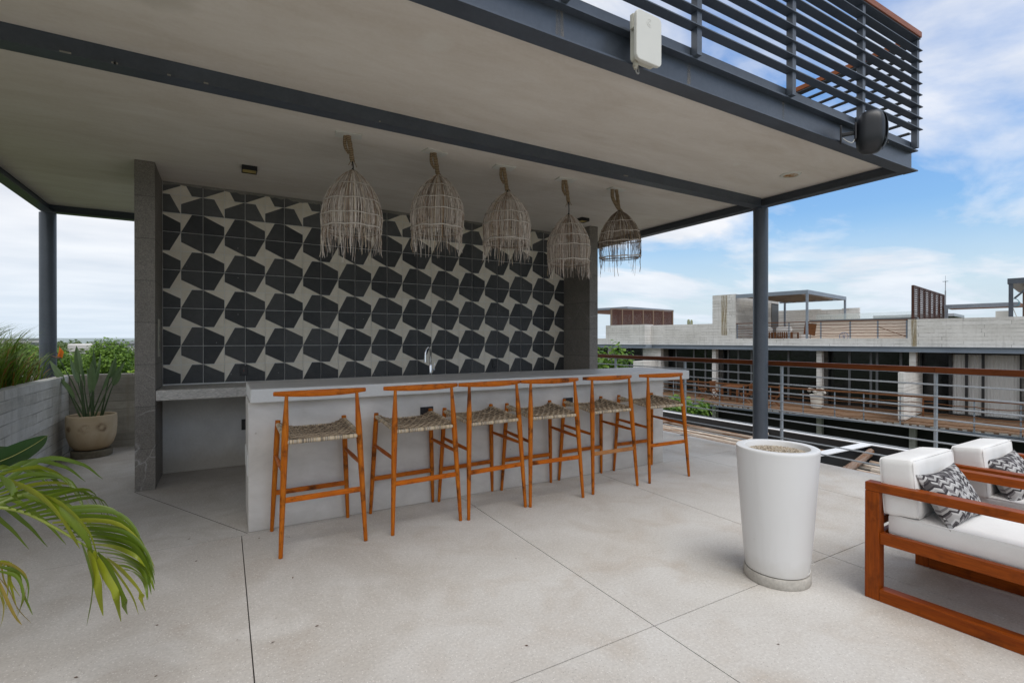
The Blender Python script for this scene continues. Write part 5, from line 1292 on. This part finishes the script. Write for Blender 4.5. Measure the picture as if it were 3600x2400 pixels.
t = bthing('roof_shelter', 'flat grey steel shelter roof behind the brown screen box', 'shelter')
bb(t, 'roof', STEELB, [(1.5, 7, 14.95, 20, 3.46, 3.60)]); bb(t, 'soffit', RT, [(1.6, 6.9, 15.05, 19.9, 3.43, 3.459)])
for v, u in ((1.6, 19.7), (6.9, 19.7)): bb(t, 'post', STEELB, [(v-.05, v+.05, u-.05, u+.05, 1.191, 3.429)])
t = bthing('roof_shelter', 'grey beam shelter between the tall screen and the far right post', 'shelter')
bb(t, 'beam', STEELB, [(7.0, 7.12, -2.4, .22, 2.99, 3.18)]); bb(t, 'soffit', RT, [(7.13, 9, -2.4, .2, 3.02, 3.16)]); bb(t, 'post', STEELB, [(7.0, 7.1, .08, .18, 1.191, 2.989)])
t = bthing('roof_shelter', 'dark steel rooftop shelter at the right edge of the picture', 'shelter')
bb(t, 'roof', STEEL, [(1.0, 6, -8, -2.42, 3.54, 3.74)]); bb(t, 'post', STEEL, [(1.02, 1.14, -2.57, -2.45, 1.191, 3.539)]); bb(t, 'wall', BCON, [(4.0, 4.2, -8, -3.2, 1.191, 3.3)]); 
mb = MB(); mb.bar((1.1, -2.6, 3.0), (1.1, -3.1, 3.54), .06, .06, (1, 0, 0)); mb.build('brace', STEEL, t)
t = bthing('roof_block', 'small white masonry block on the roof below the far right screen', 'block'); bb(t, 'block', WHITEP, [(1.3, 1.8, -2.44, -2.08, 1.191, 2.56)], .01)
t = bthing('pool_net', 'blue pool net on a pole leaning by the rooftop shelter', 'net')
mb = MB(); mb.tube([(1.2, -2.66, 2.30), (1.2, -2.55, 2.68)], .012, 6); mb.build('pole', WHITEP, t)
mb = MB(); mb.tube(bez([(1.2, -2.50, 2.70), (1.2, -2.66, 2.72), (1.2, -2.72, 2.86), (1.2, -2.64, 2.98), (1.2, -2.50, 2.99)], 18), .012, 6); mb.build('hoop', flat('net_blue', (.10, .34, .42), .5), t)
t = bthing('antenna_mast', 'thin antenna mast with a small cross on top, beside the tall screen', 'mast')
mb = MB(); mb.tube([(8, .31, 1.19), (8, .31, 3.95)], .028, 8); mb.tube([(8, .31, 3.95), (8, .31, 4.42)], .016, 6); mb.build('pole', STEEL2, t)
mb = MB(); mb.tube([(8, .31, 4.42), (8, .31, 4.70)], .006, 5); mb.bar((8, .20, 4.42), (8, .42, 4.42), .03, .02); mb.bar((7.9, .31, 4.42), (8.1, .31, 4.42), .03, .02); mb.build('aerial', STEEL, t)
t = bthing('glass_balustrade', 'pale frameless glass balustrade behind the pink roof wall', 'balustrade')
gl = Mat('clear_glass', .03, 0, .5); gl.color((.75, .88, .87)); gl.b.inputs['Alpha'].default_value = .22
bb(t, 'pane', gl.m, [(5.0, 5.012, .5, 5.2, 1.195, 2.83)])
t = bthing('roof_shelter', 'low pale steel roof far behind the glass balustrade', 'shelter')
bb(t, 'roof', STEELW, [(16, 20, 1.0, 5.2, 2.95, 3.12)]); bb(t, 'wall', MULLD, [(16.3, 19.5, 1.4, 5.0, 1.19, 2.949)])
t = bthing('cactus', 'two thumb-shaped cactus tips above the roof parapet', 'cactus')
mb = MB(); mb.lathe([(.06, 1.195), (.075, 2.0), (.08, 2.5), (.06, 2.60), (.02, 2.63)], (1.0, 10.42, 0), 10); mb.lathe([(.06, 1.195), (.075, 2.0), (.07, 2.48), (.05, 2.57), (.02, 2.60)], (1.0, 10.24, 0), 10); mb.build('stems', flat('grey_green_cactus', (.26, .28, .17), .8), t)
t = bthing('desk_fan', 'small blue round fan standing behind the roof railing', 'fan')
mb = MB(); mb.tube([(.6+.0, 2.72+.17*cos(a*.35), 1.62+.17*sin(a*.35)) for a in range(19)], .012, 5); [mb.tube([(.6, 2.72, 1.62), (.6, 2.72+.17*cos(a*.6), 1.62+.17*sin(a*.6))], .006, 4) for a in range(11)]; mb.build('guard', flat('fan_blue', (.10, .20, .38), .5), t)
mb = MB(); mb.lathe([(.10, 1.192), (.10, 1.21), (.02, 1.22), (.015, 1.60)], (.66, 2.72, 0), 12); mb.build('stand', STEEL2, t)
# roof lounge chairs
def roof_chair(u, v, label):
    t = bthing('roof_chair', label, 'chair', 'slatted chairs on the roof terrace opposite')
    z = 1.192; mb = MB()
    for k in range(8): mb.box(v, v+.03, u+.03+k*.10, u+.075+k*.10, z+.08, z+.66)
    mb.build('backrest', RT, t)
    for a in (0, .78):
        bb(t, 'leg', RT, [(v+.03, v+.10, u+a, u+a+.06, z, z+.6)]); bb(t, 'leg', RT, [(v+.80, v+.87, u+a, u+a+.06, z, z+.6)]); bb(t, 'armrest', RT, [(v+.03, v+.87, u+a, u+a+.06, z+.601, z+.65)])
    bb(t, 'seat', RT, [(v+.04, v+.85, u+.062, u+.778, z+.30, z+.36)])
    mb = rounded(.16, .70, .50, .05, .01, 6); o = mb.build('cushion', FAB, t); o.location = (v+.14, u+.42, z+.40)
roof_chair(4.95, .9, 'slatted roof chair right of centre behind the roof railing'); roof_chair(5.95, 1.15, 'slatted roof chair with a white cushion beside the grey column')
t = bthing('roof_chair', 'roof chair seen from the side with white cushions by the pink wall', 'chair', 'slatted chairs on the roof terrace opposite')
bb(t, 'seat', FAB, [(1.0, 1.6, 4.32, 4.62, 1.50, 1.74)], .03); bb(t, 'frame', RT, [(.95, 1.65, 4.28, 4.66, 1.192, 1.49)]); mb = MB(); mb.bar((1.3, 4.34, 1.7), (1.3, 4.27, 2.25), .5, .04, (1, 0, 0)); mb.build('backrest', RT, t)
# balcony furniture
def deck_chair(v, u, rz, label):
    t = thing('folding_chair', label, 'chair', BO+Matrix.Rotation(BA, 3, 'Z') @ Vector((v, u, -1.534)), BA+rz, 'folding chairs on the balcony opposite')
    mb = MB(); [mb.box(-.22, -.19, -.20+k*.075, -.15+k*.075, .50, .88) for k in range(6)]; mb.box(-.225, -.185, -.24, .24, .86, .92); mb.build('backrest', RT, t)
    bb(t, 'seat', RT, [(-.2, .22, -.22, .22, .42, .45)])
    for y in (-.21, .21):
        mb = MB(); mb.bar((-.22, y, 0), (.2, y, .42), .03, .04); mb.build('leg', RT, t); mb = MB(); mb.bar((.22, y*.92, 0), (-.2, y*.92, .5), .03, .04); mb.build('leg', RT, t)
        bb(t, 'armrest', RT, [(-.2, .22, y-.02, y+.02, .62, .65)])
deck_chair(-.9, 7.85, radians(-100), 'folding wooden chair left of the balcony table'); deck_chair(-1.1, 6.25, radians(95), 'folding wooden chair between the table and the grey column'); deck_chair(-1.2, 4.95, radians(110), 'folding wooden chair just right of the grey column'); deck_chair(-.3, 8.9, radians(-60), 'folding wooden chair furthest left on the balcony')
t = bthing('table', 'reddish wooden table on the balcony across the courtyard', 'table'); bb(t, 'tabletop', RT, [(-1.3, -.3, 6.55, 7.45, -.84, -.79)])
for v, u in ((-1.22, 6.63), (-1.22, 7.37), (-.38, 6.63), (-.38, 7.37)): bb(t, 'leg', RT, [(v-.04, v+.04, u-.04, u+.04, -1.534, -.841)])
t = bthing('urn', 'tall white urn on the balcony opposite', 'urn'); mb = MB(); mb.lathe([(.16, -1.534), (.20, -1.5), (.23, -1.1), (.27, -.93), (.25, -.92)], (-.75, 3.38, 0), 24); mb.build('body', WHITEP, t)
mb = MB(); rnd = random.Random(2)
mb.tube(bez([(-.75, 3.70, -.78), (-.80, 3.55, -.70), (-.75, 3.38, -.80), (-.7, 3.2, -.72), (-.75, 3.02, -.86)], 20), [.07+.03*sin(k*.9) for k in range(21)], 8); mb.tube(bez([(-.75, 3.4, -.9), (-.8, 3.3, -.66), (-.78, 3.2, -.55)], 10), .045, 7)
tag(mb.build('driftwood', mottled('grey_driftwood', (.30, .28, .25), (.52, .50, .47), 8, .9, .5, 20), bevel=0), 'grey driftwood piece resting on the white urn', 'driftwood')
o = COL.objects['driftwood']; o.location = BO; o.rotation_euler = (0, 0, BA)
t = bthing('easel', 'small wooden frame stand on the balcony near the white curtains', 'stand'); bb(t, 'frame', RT, [(-.32, -.28, -.22, -.17, -1.534, -.87), (-.32, -.28, -.56, -.51, -1.534, -.87), (-.32, -.28, -.56, -.17, -.869, -.82)])

# ---------------------------------------------------------------- white houses far beyond the forest
def house(a_deg, d, w, h0, h1, label, curved=False):
    a = radians(a_deg); t = thing('far_house', label, 'house', (sin(a)*d, cos(a)*d, -8), -a, 'white houses on the horizon')
    mb = MB(); mb.box(-w/2, w/2, 0, 8, 0, h1+8)
    if curved: mb.lathe([(4, 0), (4, h1+8)], (-w/2, 4, 0), 20)
    mb.build('wall', flat('far_white_wall', (.60, .58, .56), .8, var=.04) if not MT.get('far_white_wall') else MT['far_white_wall'], t, bevel=.2)
    mb = MB(); n = max(2, int(w/7))
    for k in range(n): x = -w/2+w*(k+.5)/n; mb.box(x-1.6, x+1.6, -.1, -.02, h1+8-3.2, h1+8-1.4)
    mb.build('window', MULL, t)
    mb = MB(); mb.box(-w/2-.4, w/2+.4, -.4, 8.4, h1+8.001, h1+8.5); mb.build('roof', MT.get('far_grey_roof') or flat('far_grey_roof', (.33, .35, .36), .8), t)
for a, d, w, h1, lb in ((-16.4, 330, 10, 1.75, 'tiny white house on the horizon at the left picture edge'), (-15.2, 360, 12, 1.55, 'long low white house on the horizon left of the column'), (-13.4, 340, 9, 1.65, 'small grey-white house on the horizon just left of the column')): house(a, d, w, 0, h1, lb)
house(-8.2, 118, 7.0, 0, .70, 'wide white house with a rounded end above the treetops', True)
t = thing('far_tower', 'small dark reddish water tower on the horizon beside the left pillar', 'tower', (-5.05, 62, -8)); mb = MB(); mb.box(-.35, .35, -.35, .35, 0, 9.2); mb.build('shaft', flat('tower_red', (.16, .05, .04), .8), t)
mb = MB(); mb.box(-.8, .6, -.5, .5, 10.0, 10.12); [mb.box(x, x+.06, -.4, -.34, 9.2, 10) for x in (-.75, -.3, .1, .5)]; mb.build('platform', MULLD, t)
